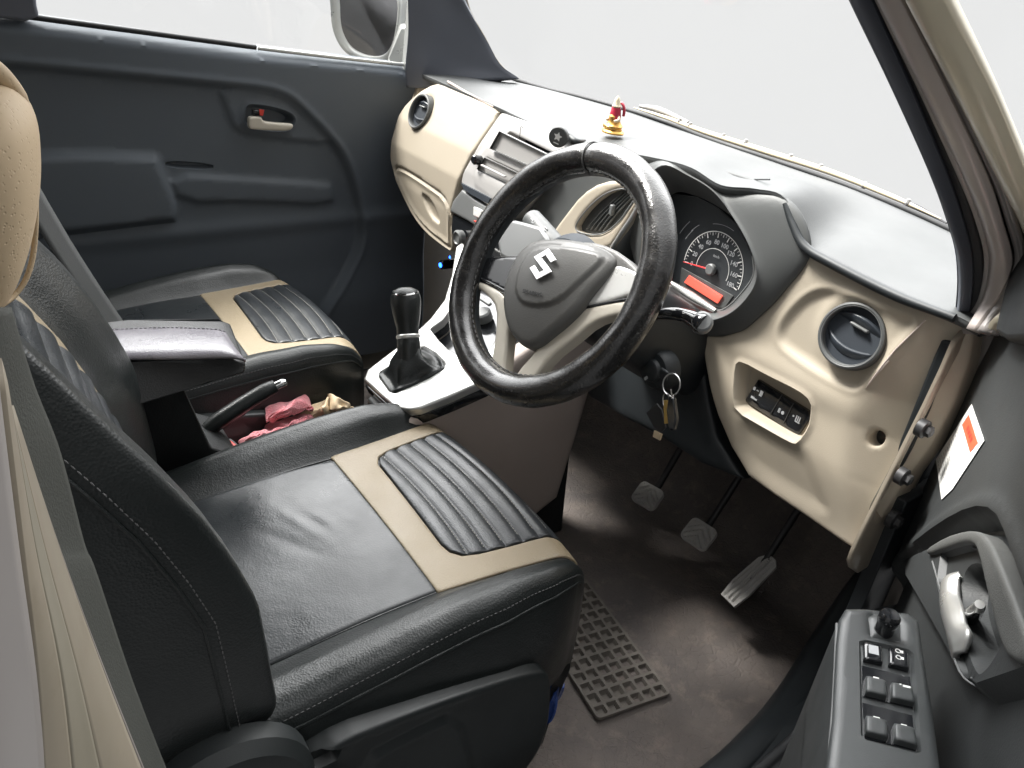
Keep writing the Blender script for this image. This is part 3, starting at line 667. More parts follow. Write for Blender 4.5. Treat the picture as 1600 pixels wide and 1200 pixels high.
# --- centre vent with its beige surround, seen through the wheel
VO = -.035
def yv(u, v): return yz(u, v, VO)
vo = [yv(*p) for p in ((852, 378), (869, 353), (884, 333), (898, 315), (912, 302), (928, 292), (944, 287), (962, 285), (980, 285), (995, 289), (1001, 300), (990, 326), (978, 346), (967, 365), (951, 388), (935, 396), (900, 396), (870, 392))]
vi = [yv(*p) for p in ((897, 356), (903, 345), (914, 331), (928, 317), (944, 306), (960, 300), (980, 298), (994, 300), (990, 312), (978, 330), (966, 347), (950, 362), (936, 369), (920, 370), (905, 367), (898, 363))]
cv = relief('centre_vent', vo, face_fn(VO+.004), 'beige_plastic', dash, holes=[vi], res=.004, skirt=.04, rnd=.006)
relief('vent_grille', [(a*1.0, b) for a, b in vi], face_fn(VO+.028), 'recess_plastic', cv, res=.01, skirt=.01)
tube('vent_rim', [face(a, b, VO+.004) for a, b in vi], .0012, 'gray_plastic', cv, 8, closed=True, dens=3)
p1, p2 = np.array(yv(903, 362)), np.array(yv(936, 366)); q1, q2 = np.array(yv(962, 303)), np.array(yv(990, 303))
for k in range(5):
    t = (k+.5)/5; a = p1*(1-t)+p2*t; b = q1*(1-t)+q2*t
    tube('vent_louvre', [face(*(a+(b-a)*s+np.array([.004*math.sin(s*3.1), 0])), VO+.014) for s in np.linspace(.02, .98, 8)], .0022, 'hood_plastic', cv, 8, flat=.5)
box('vent_tab', frame(face(*(.5*(p1+p2)*.45+.5*(q1+q2)*.55), VO+.010), (0, 1, 0), (0, 0, 1)), (-.004, .004), (-.009, .009), (-.004, .004), 'gray_plastic', cv)
tube('trim_strip', [FA(1003, 303, VO-.004), FA(990, 334, VO-.004), FA(972, 362, VO-.004), FA(950, 396, VO-.004)], [.001, .003, .0035, .003], 'silver', dash, 8, dens=5)
relief('vent_housing', [yz(*p, -.015) for p in ((790, 375), (820, 335), (850, 300), (880, 262), (905, 240), (930, 262), (1000, 270), (1012, 300), (990, 350), (960, 410), (880, 420))], face_fn(-.018), 'hood_plastic', dash, res=.01, skirt=.05, rnd=.01)
relief('trim_sliver', [yz(*p, -.04) for p in ((808, 328), (818, 314), (845, 299), (838, 312), (822, 327), (812, 331))], face_fn(-.044), 'beige_plastic', dash, res=.006, skirt=.004, rnd=.002)

# --- instrument cluster
outer = [(985, 300), (1024, 250), (1085, 262), (1126, 290), (1226, 312), (1262, 390), (1222, 456), (1190, 490), (1155, 517), (1100, 524), (1040, 500), (990, 400)]
rim_ = [(1000, 300), (1032, 257), (1080, 273), (1118, 297), (1150, 333), (1178, 383), (1188, 432), (1170, 470), (1138, 497), (1100, 502), (1050, 475), (1005, 390)]
rimb = [(1006, 302), (1036, 263), (1078, 279), (1113, 301), (1145, 337), (1172, 386), (1181, 432), (1164, 466), (1134, 491), (1100, 496), (1054, 470), (1012, 390)]
deep = [(1024, 340), (1052, 300), (1088, 305), (1122, 322), (1152, 348), (1174, 392), (1178, 425), (1160, 458), (1134, 482), (1096, 478), (1050, 448), (1026, 400)]
cl = patch('instrument_cluster', [[FA(*p, .012) for p in outer], [FA(*p, -.004) for p in outer], [FA(*p, -.020) for p in rim_], [FA(*p, -.021) for p in rimb], [FA(*p, .018) for p in deep], [FA(*p, .030) for p in deep]], 'hood_plastic', dash, 5, 6, cls=True, angle=None)
DO = .028
dl = relief('dial_panel', [yz(*p, DO) for p in deep], face_fn(DO), 'dial_face', cl, res=.01, skirt=.003)
C0 = FA(1113, 421, DO-.002); DX = np.array([0, -1., 0]); DY = unit(np.array([.1, 0, 1])); 
DFR = frame(C0, DX, DY)
def dloc(u, v): p = FA(u, v, DO-.002)-C0; return p@DX, p@DY
A0 = math.atan2(*dloc(1072, 409)[::-1]); A180 = math.atan2(*dloc(1151, 454)[::-1])
if A0 < 0: A0 += 2*math.pi
RT = np.mean([np.hypot(*dloc(1072, 409)), np.hypot(*dloc(1151, 454)), np.hypot(*dloc(1139, 372))])
def dang(s): return A0+(A180-A0)*s/180
mt = MB()
for s in range(0, 181, 5):
    a = dang(s); w, ln = ((.0008, .0075) if s % 20 == 0 else (.0005, .0045) if s % 10 == 0 else (.0003, .003)); d = np.array([math.cos(a), math.sin(a)]); e = np.array([-d[1], d[0]])
    q = [d*RT+e*w, d*RT-e*w, d*(RT-ln)-e*w, d*(RT-ln)+e*w]
    mt.add([fp(DFR, *p, .0006) for p in q], [(0, 1, 2, 3)])
for ra, rb, a0, a1 in ((RT*.56, RT*.575, dang(0), dang(180)), (RT+.001, RT+.0022, dang(2), dang(178))):
    aa = np.linspace(a0, a1, 50); V = []
    for a in aa: V += [fp(DFR, ra*math.cos(a), ra*math.sin(a), .0006), fp(DFR, rb*math.cos(a), rb*math.sin(a), .0006)]
    mt.add(V, [(2*i, 2*i+1, 2*i+3, 2*i+2) for i in range(49)])
mt.build('speed_scale', 'white_print', dl, False)
for s in range(0, 181, 20):
    a = dang(s); r = RT-.0145
    text('speed_number', str(s), (fp(DFR, r*math.cos(a), r*math.sin(a), .0008), DFR[1], DFR[2], DFR[3]), .0098, 'gray_print', dl, .0001, bold=.0001)
text('unit_text', 'km/h', (fp(DFR, .001, .021, .0008), DFR[1], DFR[2], DFR[3]), .006, 'gray_print', dl, .0001)
a = dang(0); tube('speed_needle', [fp(DFR, 0, 0, .005), fp(DFR, (RT)*math.cos(a), RT*math.sin(a), .004)], [.0014, .0005], 'needle', dl, 6)
lathe('needle_hub', fp(DFR, 0, 0, 0) is not None and DFR, [(.009, .001), (.009, .006), (.007, .008), (0, .008)], 'gray_plastic', dl, 24)
lcd = [FA(1078, 430, DO-.003), FA(1130, 462, DO-.003), FA(1122, 474, DO-.003), FA(1070, 441, DO-.003)]
prism('dial_step', [FA(1066, 418, DO), FA(1147, 462, DO), FA(1133, 482, DO), FA(1096, 476, DO), FA(1062, 450, DO)], -FN*.002, 'hood_plastic', dl, .0006)
prism('trip_screen', lcd, -FN*.0022, 'lcd', dl, .0004)
# dashed arcs and rev-style marks left of the dial
mk = MB()
for ang_, rr, sp_ in ((150, RT*1.28, 8), (138, RT*1.30, 7), (150, RT*1.55, 9), (100, RT*1.22, 10), (84, RT*1.22, 9)):
    aa = np.radians(np.linspace(ang_-sp_, ang_+sp_, 8)); V = []
    for a in aa: V += [fp(DFR, rr*math.cos(a), rr*math.sin(a), .0006), fp(DFR, (rr+.0007)*math.cos(a), (rr+.0007)*math.sin(a), .0006)]
    mk.add(V, [(2*i, 2*i+1, 2*i+3, 2*i+2) for i in range(7)])
build_each(mk, 'lamp_mark', 'gray_print', dl, False)
tube('dial_bezel', [FA(*p, .010) for p in ((1176, 400), (1177, 430), (1160, 456), (1136, 480), (1110, 490))], .0013, 'gray_plastic', cl, 8, dens=6)
tube('cluster_sill', [FA(1048, 442, .0), FA(1080, 462, .0), (FA(1118, 486, .0))], [.004, .0065, .004], 'silver', cl, 10, dens=5)

# --- knee panel under the column, lower dash centre and ignition lock
kp = [yz(*p, .03) for p in ((905, 480), (1000, 470), (1098, 505), (1104, 560), (1112, 620), (1125, 680), (1165, 745), (1100, 720), (1010, 660), (930, 620), (880, 560))]
relief('knee_panel', kp, face_fn(.02), 'black_plastic', dash, res=.012, skirt=.02, rnd=.008, disp=lambda P: .012*np.exp(-((P[:, 0]-.05)/.06)**2))
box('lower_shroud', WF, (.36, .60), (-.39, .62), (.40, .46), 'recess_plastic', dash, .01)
box('side_return', WF, (.325, .60), (-.40, -.385), (.40, .72), 'black_plastic', dash, .004)
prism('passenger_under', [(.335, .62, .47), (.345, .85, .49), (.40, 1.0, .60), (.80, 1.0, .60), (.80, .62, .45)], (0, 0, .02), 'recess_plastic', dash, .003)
box('footwell_dark_block', WF, (.56, .92), (.62, 1.02), (.0, .60), 'recess_plastic', dash, .01)  # dark box added so the passenger footwell looks shaded
prism('passenger_end', [(.40, 1.0, .58), (.35, 1.0, .70), (.38, 1.0, .79), (.6, 1.0, .79), (.6, 1.0, .58)], (0, -.015, 0), 'beige_plastic', dash, .003)

# ================================================================== STEERING WHEEL
WC = np.array([.0444, .002, .6970]); TL = math.radians(30.5); PH = math.radians(14)
wr = np.array([0, -1., 0]); wu = np.array([math.sin(TL), 0, math.cos(TL)]); wnn = np.cross(wr, wu)
wx = wr*math.cos(PH)+wu*math.sin(PH); wy = -wr*math.sin(PH)+wu*math.cos(PH)
SWF = (WC, wx, wy, wnn); WR, WT = .1658, .0213
wheel = thing('steering_wheel', 'steering wheel in shiny black wrap with silver spokes and chrome emblem', 'steering wheel', WC)
path = []; rads = []
NN = 160
V = []
for i in range(NN):
    a = 2*math.pi*i/NN
    seam = min(abs((a-math.radians(91)+math.pi) % (2*math.pi)-math.pi), 10)
    rr = WT*(1+.012*math.sin(9*a+1)+.010*math.sin(23*a))*(1-.10*math.exp(-(seam/.022)**2))
    bottom = abs((a-math.radians(270)+math.pi) % (2*math.pi)-math.pi)
    for j in range(28):
        t = 2*math.pi*j/28; er = wx*math.cos(a)+wy*math.sin(a)
        r2 = rr*(1+.02*math.sin(3*t+5*a))
        if -1 < math.cos(t-math.pi) and abs((t-math.pi*1.0)) < .9: r2 *= 1.0
        V.append(WC+er*(WR+r2*math.cos(t))+wnn*r2*math.sin(t)*1.0)
obj('rim', V, gridfaces(NN, 28, True, True), 'wheel_wrap', wheel)
# lacing seam on the inside of the rim
lace = [WC+(wx*math.cos(a)+wy*math.sin(a))*(WR-WT*1.01)+wnn*.004 for a in np.linspace(0, 2*math.pi, 200)]
stitches('rim_stitching', [lace], 'thread', wheel, step=.009, ln=.006, r=.0010)
tube('wrap_seam', [WC+(wx*math.cos(1.588)+wy*math.sin(1.588))*(WR+WT*1.0*math.cos(t))+wnn*WT*1.0*math.sin(t) for t in np.linspace(0, 2*math.pi, 24, endpoint=False)], .0011, 'thread', wheel, 6, closed=True)
ring('inner_rim', (WC-wnn*.004, wx, wy, wnn), [(WR-.012, -.012), (WR-.019, -.010), (WR-.0215, 0), (WR-.019, .008), (WR-.012, .008)], 'black_plastic', wheel, 96)
# airbag hub
def wl(u, v, h=0.): p = on(u, v, WC+wnn*h, wnn)-WC; return (float(p@wx), float(p@wy))
hubo = chaikin([wl(*p, .000) for p in ((789, 462), (796, 436), (808, 407), (822, 388), (842, 378), (880, 376), (930, 382), (958, 396), (962, 412), (945, 436), (922, 464), (909, 484), (886, 507), (862, 526), (844, 541), (825, 546), (806, 533), (793, 507))], 2)
plate = chaikin([wl(*p, .017) for p in ((805, 445), (812, 415), (826, 393), (844, 386), (880, 385), (915, 388), (936, 394), (926, 412), (903, 438), (880, 462), (862, 474), (838, 478), (818, 474), (808, 463))], 2)
def wfn(h0):
    def f(p, q, h): return WC+p[:, None]*wx+q[:, None]*wy+(h0+np.array(h))[:, None]*wnn
    return f
def hub_disp(P):
    r = np.hypot(P[:, 0]/.10, (P[:, 1]+.015)/.10); h = .016*(1-r**2)
    s = sdf(P, plate); h += .0035*sstep(.0015, -.0015, s); return h
hub = relief('airbag_cover', hubo, wfn(.002), 'hub_plastic', wheel, res=.0035, skirt=.03, rnd=.008, disp=hub_disp, lines=[(plate, (-.002, 0, .002))])
# chrome emblem: two interlocking angular strokes
E = [(-.0, .0165), (.0165, .0045), (.0080, -.0015), (.0165, -.0080), (.0, -.0195), (-.0165, -.0075), (-.0105, -.0030), (.0, -.0105), (.0050, -.0070), (-.0165, .0085+.0)]
E = [(0, .0185), (-.0185, .0055), (.0045, -.0085), (.0, -.0120), (-.0115, -.0040), (-.0185, -.0085), (0, -.0215), (.0185, -.0085), (-.0045, .0060), (0, .0095), (.0115, .0015), (.0185, .0060)]
eo = wl(851, 415, .021)
prism('emblem', [fp(SWF, a*1.18+eo[0], (b+.0015)*1.12+eo[1], .0232) for a, b in E], -wnn*(-.003), 'chrome', hub, .0009)
text('airbag_text', 'SRS AIRBAG', (fp(SWF, *wl(832, 458, .0215), .0224), wx, wy, wnn), .0070, 'dark_print', hub, .0003, bold=.0001)
# spokes
def spoke(name, pts, h0, m, bul=.004, sk=.014, rnd=.004):
    return relief(name, pts, wfn(h0), m, wheel, res=.004, skirt=sk, rnd=rnd, disp=lambda P: bul*np.ones(len(P)))
def sm(pts, n=4): return [tuple(p) for p in catclosed([(a, b, 0) for a, b in pts], n)[:, :2]]
def tr(pts, h): return chaikin([wl(*p, h) for p in pts], 1)
SH = -.010
spoke('left_spoke', tr(((740, 424), (748, 408), (760, 403), (808, 400), (830, 404), (815, 450), (800, 462), (770, 446), (742, 432)), SH), SH, 'gloss_black')
spoke('spoke_wing', tr(((905, 378), (940, 381), (975, 398), (1004, 426), (1012, 446), (985, 440), (960, 425), (930, 440), (905, 430)), SH), SH, 'hub_plastic')
spoke('right_spoke', tr(((944, 438), (955, 420), (968, 415), (990, 422), (1012, 436), (1006, 458), (978, 466), (945, 477), (908, 481), (912, 460)), SH), SH+.001, 'spoke_silver')
spoke('spoke_trim', tr(((742, 437), (765, 446), (790, 460), (800, 487), (797, 520), (790, 582), (794, 600), (768, 592), (768, 575), (777, 520), (778, 482), (764, 462), (742, 447)), SH), SH, 'pearl')
spoke('spoke_trim', tr(((905, 487), (930, 478), (978, 470), (1000, 472), (992, 490), (960, 494), (928, 505), (898, 531), (863, 558), (838, 592), (832, 606), (803, 600), (812, 580), (828, 562), (859, 524), (886, 502)), SH), SH, 'pearl')
tube('spoke_line', [fp(SWF, *wl(740, 432, SH), SH+.003), fp(SWF, *wl(765, 441, SH), SH+.003), fp(SWF, *wl(792, 456, SH), SH+.003)], .0022, 'gloss_black', wheel, 8)
tube('spoke_line', [fp(SWF, *wl(908, 484, SH), SH+.003), fp(SWF, *wl(945, 476, SH), SH+.003), fp(SWF, *wl(1000, 466, SH), SH+.003)], .0020, 'gloss_black', wheel, 8)
lathe('hub_back', (WC-wnn*.05, wx, wy, wnn), [(.045, -.02), (.062, 0), (.066, .03), (.050, .05), (0, .05)], 'recess_plastic', wheel, 32)

# --- steering column with stalks
scol = thing('steering_column', 'dark plastic steering column shroud behind the wheel with two stalks', 'steering column', WC-wnn*.15)
cfr = (WC-wnn*.05, wr, wu, wnn)
rowsC = []
for h, sx, sy in ((0, .050, .045), (-.02, .058, .052), (-.07, .068, .060), (-.13, .074, .064), (-.22, .078, .070), (-.30, .070, .066)):
    rowsC.append([fp(cfr, sx*np.sign(math.cos(t))*abs(math.cos(t))**.6, sy*np.sign(math.sin(t))*abs(math.sin(t))**.6, h) for t in np.linspace(0, 2*math.pi, 16, endpoint=False)])
patch('column_shroud', rowsC, 'black_plastic', scol, 4, 3, cls=True)
# pod left of the hub
pod = [(PY(u, v, .09)) for u, v in ((0, 0),)]
lb_ = frame(fp(cfr, -.075, .022, -.03), -wr, wnn)
prism('switch_pod', [on(u, v, WC-wnn*.065, wnn) for u, v in ((776, 380), (782, 362), (800, 342), (822, 347), (846, 354), (872, 396), (850, 412), (800, 412), (780, 400))], -wnn*.05, 'gray_plastic', scol, .006)
def stalk(name, pts, r, m, tipm=None, parent=scol):
    return tube(name, pts, r, m, parent, 16, dens=5)
S1 = [fp(cfr, -.06, .03, -.055), fp(cfr, -.09, .038, -.058), on(862, 376, WC-wnn*.10, wnn), on(842, 352, WC-wnn*.10, wnn), on(833, 341, WC-wnn*.10, wnn)]
a_ = on(876, 392, WC-wnn*.085, wnn); b_ = on(830, 342, WC-wnn*.085, wnn)
ws_ = tube('wiper_stalk', [a_, a_*.7+b_*.3, a_*.3+b_*.7, b_*.97+a_*.03, b_], [.0165, .0165, .0170, .0170, .012], 'hood_plastic', scol, 20, dens=4)
dirv = unit(b_-a_); toc = unit(CAM-(a_+b_)/2); toc = unit(toc-dirv*(toc@dirv)); side = np.cross(dirv, toc)
mi = MB()
for k in range(5):
    c = a_*.62+b_*.38+side*(-.007+k*.0035)+toc*.0169+dirv*(k*.0005)
    box_mb(mi, frame(c, side, dirv), -.0005, .0005, -.003, .003+.0008*k, -.0015, .0008)
c = a_*.28+b_*.72+toc*.0168
ringp = [c+.0030*(math.cos(t)*side+math.sin(t)*dirv) for t in np.linspace(0, 2*math.pi, 12, endpoint=False)]
sweep_mb(mi, ringp, .0006, 5, closed=True); sweep_mb(mi, [c+dirv*.001, c+dirv*.010], .0006, 5)
build_each(mi, 'wiper_icon', 'gray_print', ws_, angle=40)
R1 = [on(985, 497, WC-wnn*.09, wnn), on(1040, 490, WC-wnn*.06, wnn), on(1072, 494, WC-wnn*.06, wnn), on(1094, 504, WC-wnn*.058, wnn)]
ls = tube('light_stalk', R1+[on(1100, 507, WC-wnn*.058, wnn)], [.007, .008, .009, .0125, .012], 'gloss_black', scol, 18, dens=5)
t5 = on(1093, 503, WC-wnn*.050, wnn); 
lathe('stalk_knob', frame(t5, unit(np.cross(unit(CAM-t5), (0, 0, 1))), (0, 0, 1)), [(.0, -.003)], 'chrome', ls, 8) if False else None
kz = unit(unit(CAM-t5)+np.array([0, 0, .3])); kx = unit(np.cross((0, 0, 1), kz)); lathe('stalk_knob', (on(1097, 503, WC-wnn*.056, wnn), kx, np.cross(kz, kx), kz), [(.013, -.012), (.0135, -.002), (.0125, .003), (.010, .005), (.0, .0055)], 'gray_plastic', ls, 20)
# ignition lock and keys
ig = FA(1025, 578, -.10); igf = (ig, np.array([0, -1., 0]), unit([.1, 0, 1]), -FN)
il = lathe('ignition_lock', igf, [(.030, -.02), (.030, .0), (.026, .006), (.018, .008), (.016, .014), (.013, .016), (0, .016)], 'black_plastic', scol, 32)
text('lock_marks', 'II', (fp(igf, .0, -.012, .0165), unit(igf[1]*.8-igf[2]*.6), unit(igf[2]*.8+igf[1]*.6), igf[3]), .009, 'gray_print', il, .0002, bold=.0006)
keys = thing('key_ring', 'car keys on a steel ring hanging from the ignition lock', 'keys', FA(1045, 600, -.13))
KO = -.13
box('key_head', frame(FA(1036, 582, KO+.01), (0, -1, 0), (0, 0, 1)), (-.006, .010), (-.010, .006), (-.003, .003), 'black_plastic', keys, .003)
kc = FA(1049, 601, KO); tube('split_ring', [kc+np.array([0.004*math.sin(t), .0150*math.cos(t), .0150*math.sin(t)]) for t in np.linspace(0, 2*math.pi, 28, endpoint=False)], .0011, 'key_metal', keys, 6, closed=True)
kc = FA(1041, 626, KO); tube('split_ring', [kc+np.array([0.005*math.cos(t), .011*math.cos(t), .011*math.sin(t)]) for t in np.linspace(0, 2*math.pi, 24, endpoint=False)], .0009, 'key_metal', keys, 6, closed=True)
prism('house_key', [FA(*p, KO) for p in ((1012, 645), (1028, 630), (1036, 640), (1042, 668), (1034, 676), (1024, 668))], -FN*.003, 'dark_metal', keys, .0008)
prism('key_tip', [FA(*p, KO) for p in ((1024, 672), (1036, 678), (1033, 688), (1022, 682))], -FN*.003, 'paper_bag', keys, .0006)
prism('brass_key', [FA(*p, KO-.004) for p in ((1039, 625), (1044, 625), (1045, 640), (1048, 645), (1048, 661), (1040, 662), (1039, 640))], -FN*.003, 'brass', keys, .0006)
prism('black_fob', [FA(*p, KO-.001) for p in ((1051, 615), (1058, 622), (1062, 655), (1058, 672), (1050, 670), (1047, 640))], -FN*.008, 'gloss_black', keys, .002)
tube('fob_clip', [FA(*p, KO-.008) for p in ((1048, 608), (1050, 622), (1048, 640), (1054, 652), (1050, 662))], .001, 'key_metal', keys, 6, dens=4)

# ================================================================== CENTRE CONSOLE
cons = thing('centre_console', 'centre console with taupe side wall and silver gear surround', 'console', (.2, .34, 0))
CN = unit((-.45, 0, 1)); CP0 = np.array([-.06, .3, .40])
def CP(u, v, h=0.): return on(u, v, CP0+CN*h, CN)
cfx = frame(CP0, unit((1, 0, .45)), (0, 1, 0))
def cl2(u, v): p = CP(u, v)-CP0; return (p@cfx[1], p@cfx[2])
def cfn(h0):
    def f(p, q, h): return CP0+p[:, None]*cfx[1]+q[:, None]*cfx[2]+(h0+np.array(h))[:, None]*cfx[3]
    return f
so_ = [cl2(*p) for p in ((568, 592), (574, 577), (600, 557), (640, 527), (672, 497), (694, 468), (705, 430), (712, 385), (722, 378))]
si_ = [cl2(*p) for p in ((800, 470), (795, 500), (785, 540), (772, 582), (752, 597), (700, 620), (655, 638), (640, 640), (618, 636), (596, 618), (580, 603))]
hole1 = [cl2(*p) for p in ((592, 588), (596, 580), (625, 563), (652, 545), (662, 541), (680, 552), (694, 568), (692, 576), (670, 590), (640, 604), (618, 613), (608, 610))]
hole2 = [cl2(*p) for p in ((672, 513), (690, 500), (702, 485), (712, 450), (722, 410), (792, 440), (786, 480), (778, 520), (768, 540), (745, 560), (720, 556), (700, 545), (685, 530))]
gs = relief('gear_surround', so_+si_, cfn(0.), 'silver', cons, holes=[hole1, hole2], res=.005, skirt=.012, rnd=.004)
relief('console_black_edge', [(a+(-.003 if a < -.0 else 0), b+(.0 if b > .0 else -.002)) for a, b in (so_+si_)], cfn(-.014), 'gloss_black', cons, holes=[hole1, hole2], res=.01, skirt=.016, rnd=.002)
relief('tray_bottom', [(a, b) for a, b in hole2], cfn(-.035), 'gloss_black', cons, res=.01, skirt=.003)
# cup/lighter socket seen through the wheel
c = CP(755, 492, -.02); lathe('socket_knob', (c, cfx[1], cfx[2], cfx[3]), [(.016, -.01), (.016, .006), (.013, .009), (0, .009)], 'gray_plastic', cons, 24)
box('lever_plate', frame(CP(757, 470, .004), CP(775, 480, .004)-CP(748, 462, .004), cfx[2]), (-.02, .02), (-.004, .004), (-.003, .003), 'gray_plastic', cons)
# side walls
wall = [(-.075, .40-.02), (.0, .43-.03), (.10, .475-.03), (.22, .53-.03), (.335, .55), (.345, .40), (.325, .25), (.30, .10), (.24, .075), (.12, .05), (-.06, .04), (-.08, .2)]
relief('side_wall', wall, lambda p, q, h: np.stack([p, .185-.0*q-h+.03*np.maximum(0, .4-q)*.5, q], 1), 'taupe_plastic', cons, res=.012, skirt=.02, rnd=.012, disp=lambda P: .006*np.sin(P[:, 0]*14))
relief('side_wall', wall, lambda p, q, h: np.stack([p, .335+h, q*.80], 1), 'black_plastic', cons, res=.03, skirt=.02, rnd=.012)
prism('console_core', [(-.07, .20, .0), (-.07, .20, .36), (.30, .20, .50), (.33, .20, .0)], (0, .125, 0), 'black_plastic', cons, .004)
prism('console_nose', [CP(568, 594, -.02), CP(596, 620, -.02), CP(640, 642, -.02), CP(640, 642, -.10), CP(596, 620, -.10), CP(568, 594, -.10)], (.02, .01, 0), 'beige_plastic', cons, .003)
prism('tunnel', [(-.8, .26, .0), (-.8, .26, .17), (-.08, .26, .19), (-.08, .26, .0)], (0, .17, 0), 'black_plastic', cons, .015)
# gear lever
gear = thing('gear_lever', 'upright black gear lever with chrome ringed knob in a leather boot', 'gear lever', CP(640, 590))
gb = CP(642, 588, -.004); gk = PY(634, 470, .335); gax = unit(gk-gb)
boot = []
hl = catclosed([(a, b, 0) for a, b in hole1], 3)[:, :2]; hcn = hl.mean(0)
for t, h, wv in ((1., -.004, 0), (.95, .003, .2), (.90, -.001, .5), (.76, .002, 1.), (.60, .010, 1.), (.46, .026, .6)):
    ringp = []
    for i, p in enumerate(hl):
        q = hcn+(p-hcn)*t*(1+.05*wv*math.sin(i*2*math.pi/len(hl)*7)); ringp.append(CP0+q[0]*cfx[1]+q[1]*cfx[2]+cfx[3]*(h+.003*wv*math.sin(i*2*math.pi/len(hl)*5+1)))
    boot.append(ringp)
gfr = frame(gb, np.cross((0, 1, 0), gax), (0, 1, 0)); gfr = (gb, unit(np.cross((0, 1, 0), gax)), np.cross(gax, unit(np.cross((0, 1, 0), gax))), gax)
for h, r in ((.050, .020), (.062, .019)):
    n_ = len(hl); a0 = math.atan2(hl[0][1]-hcn[1], hl[0][0]-hcn[0]); cc = gb+gax*h
    ringp = []
    for i, p in enumerate(hl):
        a = math.atan2(p[1]-hcn[1], p[0]-hcn[0]); ringp.append(cc+(cfx[1]*math.cos(a)+cfx[2]*math.sin(a))*r)
    boot.append(ringp)
V = [p for r in boot for p in r]; obj('boot', V, gridfaces(len(boot), len(hl), True), 'black_leather', gear)
GH = np.linalg.norm(gk-gb)
lathe('lever_shaft', gfr, [(.0200, .020), (.0205, .05), (.0195, .064), (.0170, .070), (.0150, GH-.03)], 'black_leather', gear, 24, 60)
lathe('gear_knob', gfr, [(.0180, .066), (.0190, .074), (.0190, .084), (.0215, GH-.036), (.0245, GH-.018), (.0262, GH-.004), (.0255, GH+.008), (.0215, GH+.017), (.012, GH+.022), (0, GH+.023)], 'black_leather', gear, 32, 60)
ring('knob_collar', gfr, [(.0188, .064), (.0208, .066), (.0208, .070), (.0188, .072)], 'silver', gear, 32)
kt = gb+gax*(GH+.0); capn = unit(gax+unit(CAM-kt)*.35); cx = unit(np.cross((0, 1, 0), capn)); kfr = (kt+capn*.0, cx, np.cross(capn, cx), capn)
ring('knob_ring', kfr, [(.0200, .015), (.0215, .017), (.0228, .015), (.0215, .012)], 'chrome', gear, 40)
lathe('knob_cap', kfr, [(.0205, .011), (.0202, .0165), (.013, .021), (.0, .0225)], 'gloss_black', gear, 32)

# ================================================================== SEATS
def Wd(s): return np.interp(s, [-.52, -.30, -.16, -.08, -.03, .02, .1], [.255, .262, .262, .252, .236, .214, .206])
def ins(s): return np.interp(s, [-.52, -.2, 0, .1], [.158, .161, .187, .190])
def Hb(s): return np.interp(s, [-.52, -.4, -.3, -.2, -.12, -.07, -.03, 0, .1], [.014, .019, .027, .038, .040, .032, .016, .005, .003])
def base_z(s): return .366+.006*np.sin((s+.5)*3.0)-.012*sstep(-.25, -.5, s)
def sec(s, t):
    """t in [-1,1]: across the cushion -> (y, z-above-base); |t|<.6 is the insert"""
    sg = np.sign(t); a = np.abs(t); w = ins(s); W = Wd(s); hb = Hb(s)
    yi = a/.6*w; b = np.clip((a-.6)/.4, 0, 1)
    ky = np.interp(b, [0, .12, .3, .5, .68, .84, 1.], [0, .10, .34, .62, .86, 1., .97]); 
    kz = np.interp(b, [0, .12, .3, .5, .62, .72, .84, 1.], [-.004, .20, .80, 1.02, .85, .40, 0, 0])
    dz = np.interp(b, [0, .5, .62, .72, .84, 1.], [0, 0, -.004, -.022, -.065, -.16])
    y = np.where(a < .6, yi, w+(W-w)*ky); z = np.where(a < .6, -.003*(a/.6)**4+.004*(1-(a/.6)**2), hb*kz+dz)
    return sg*y+.003, z
RN = .042
def seat_fn(S, Yt, H, byT=False):
    """S along the cushion (past -.03 it rolls over the nose), Yt lateral, H height over the surface"""
    S = np.array(S, float); a = np.clip((S+.03)/RN, 0, math.pi/2); dn = np.maximum(0, S+.03-RN*math.pi/2)
    if byT: y, z = sec(S, Yt)
    else: y = np.array(Yt, float); z = .004*(1-np.clip(np.abs(y)/ins(S), 0, 1)**2)
    zb = base_z(S)+z
    bow = -.012*np.clip(np.abs(y)/.2, 0, 1.3)**2*sstep(-.06, .0, S)
    x = np.where(S < -.03, S, -.03+(RN+H)*np.sin(a)-.15*dn)+bow; zz = np.where(S < -.03, zb+H, zb-RN+(RN+H)*np.cos(a)-dn)
    return np.stack([x, y, zz], 1)
seat = thing('front_seat', "driver's seat nearest the open door, black leather with beige band, behind the steering wheel", 'car seat', (-.25, 0, .02), 'front seats')
ss = np.concatenate([np.linspace(-.50, -.04, 40), np.linspace(-.03, .036, 12), np.linspace(.045, .20, 10)]); tt = np.concatenate([np.linspace(-1, -.6, 22), np.linspace(-.57, .57, 20), np.linspace(.6, 1, 22)])
SG, TG = np.meshgrid(ss, tt, indexing='ij'); V = seat_fn(SG.ravel(), TG.ravel(), np.zeros(SG.size), True)
cu_ = obj('cushion', V, gridfaces(len(ss), len(tt)), 'black_leather', seat)
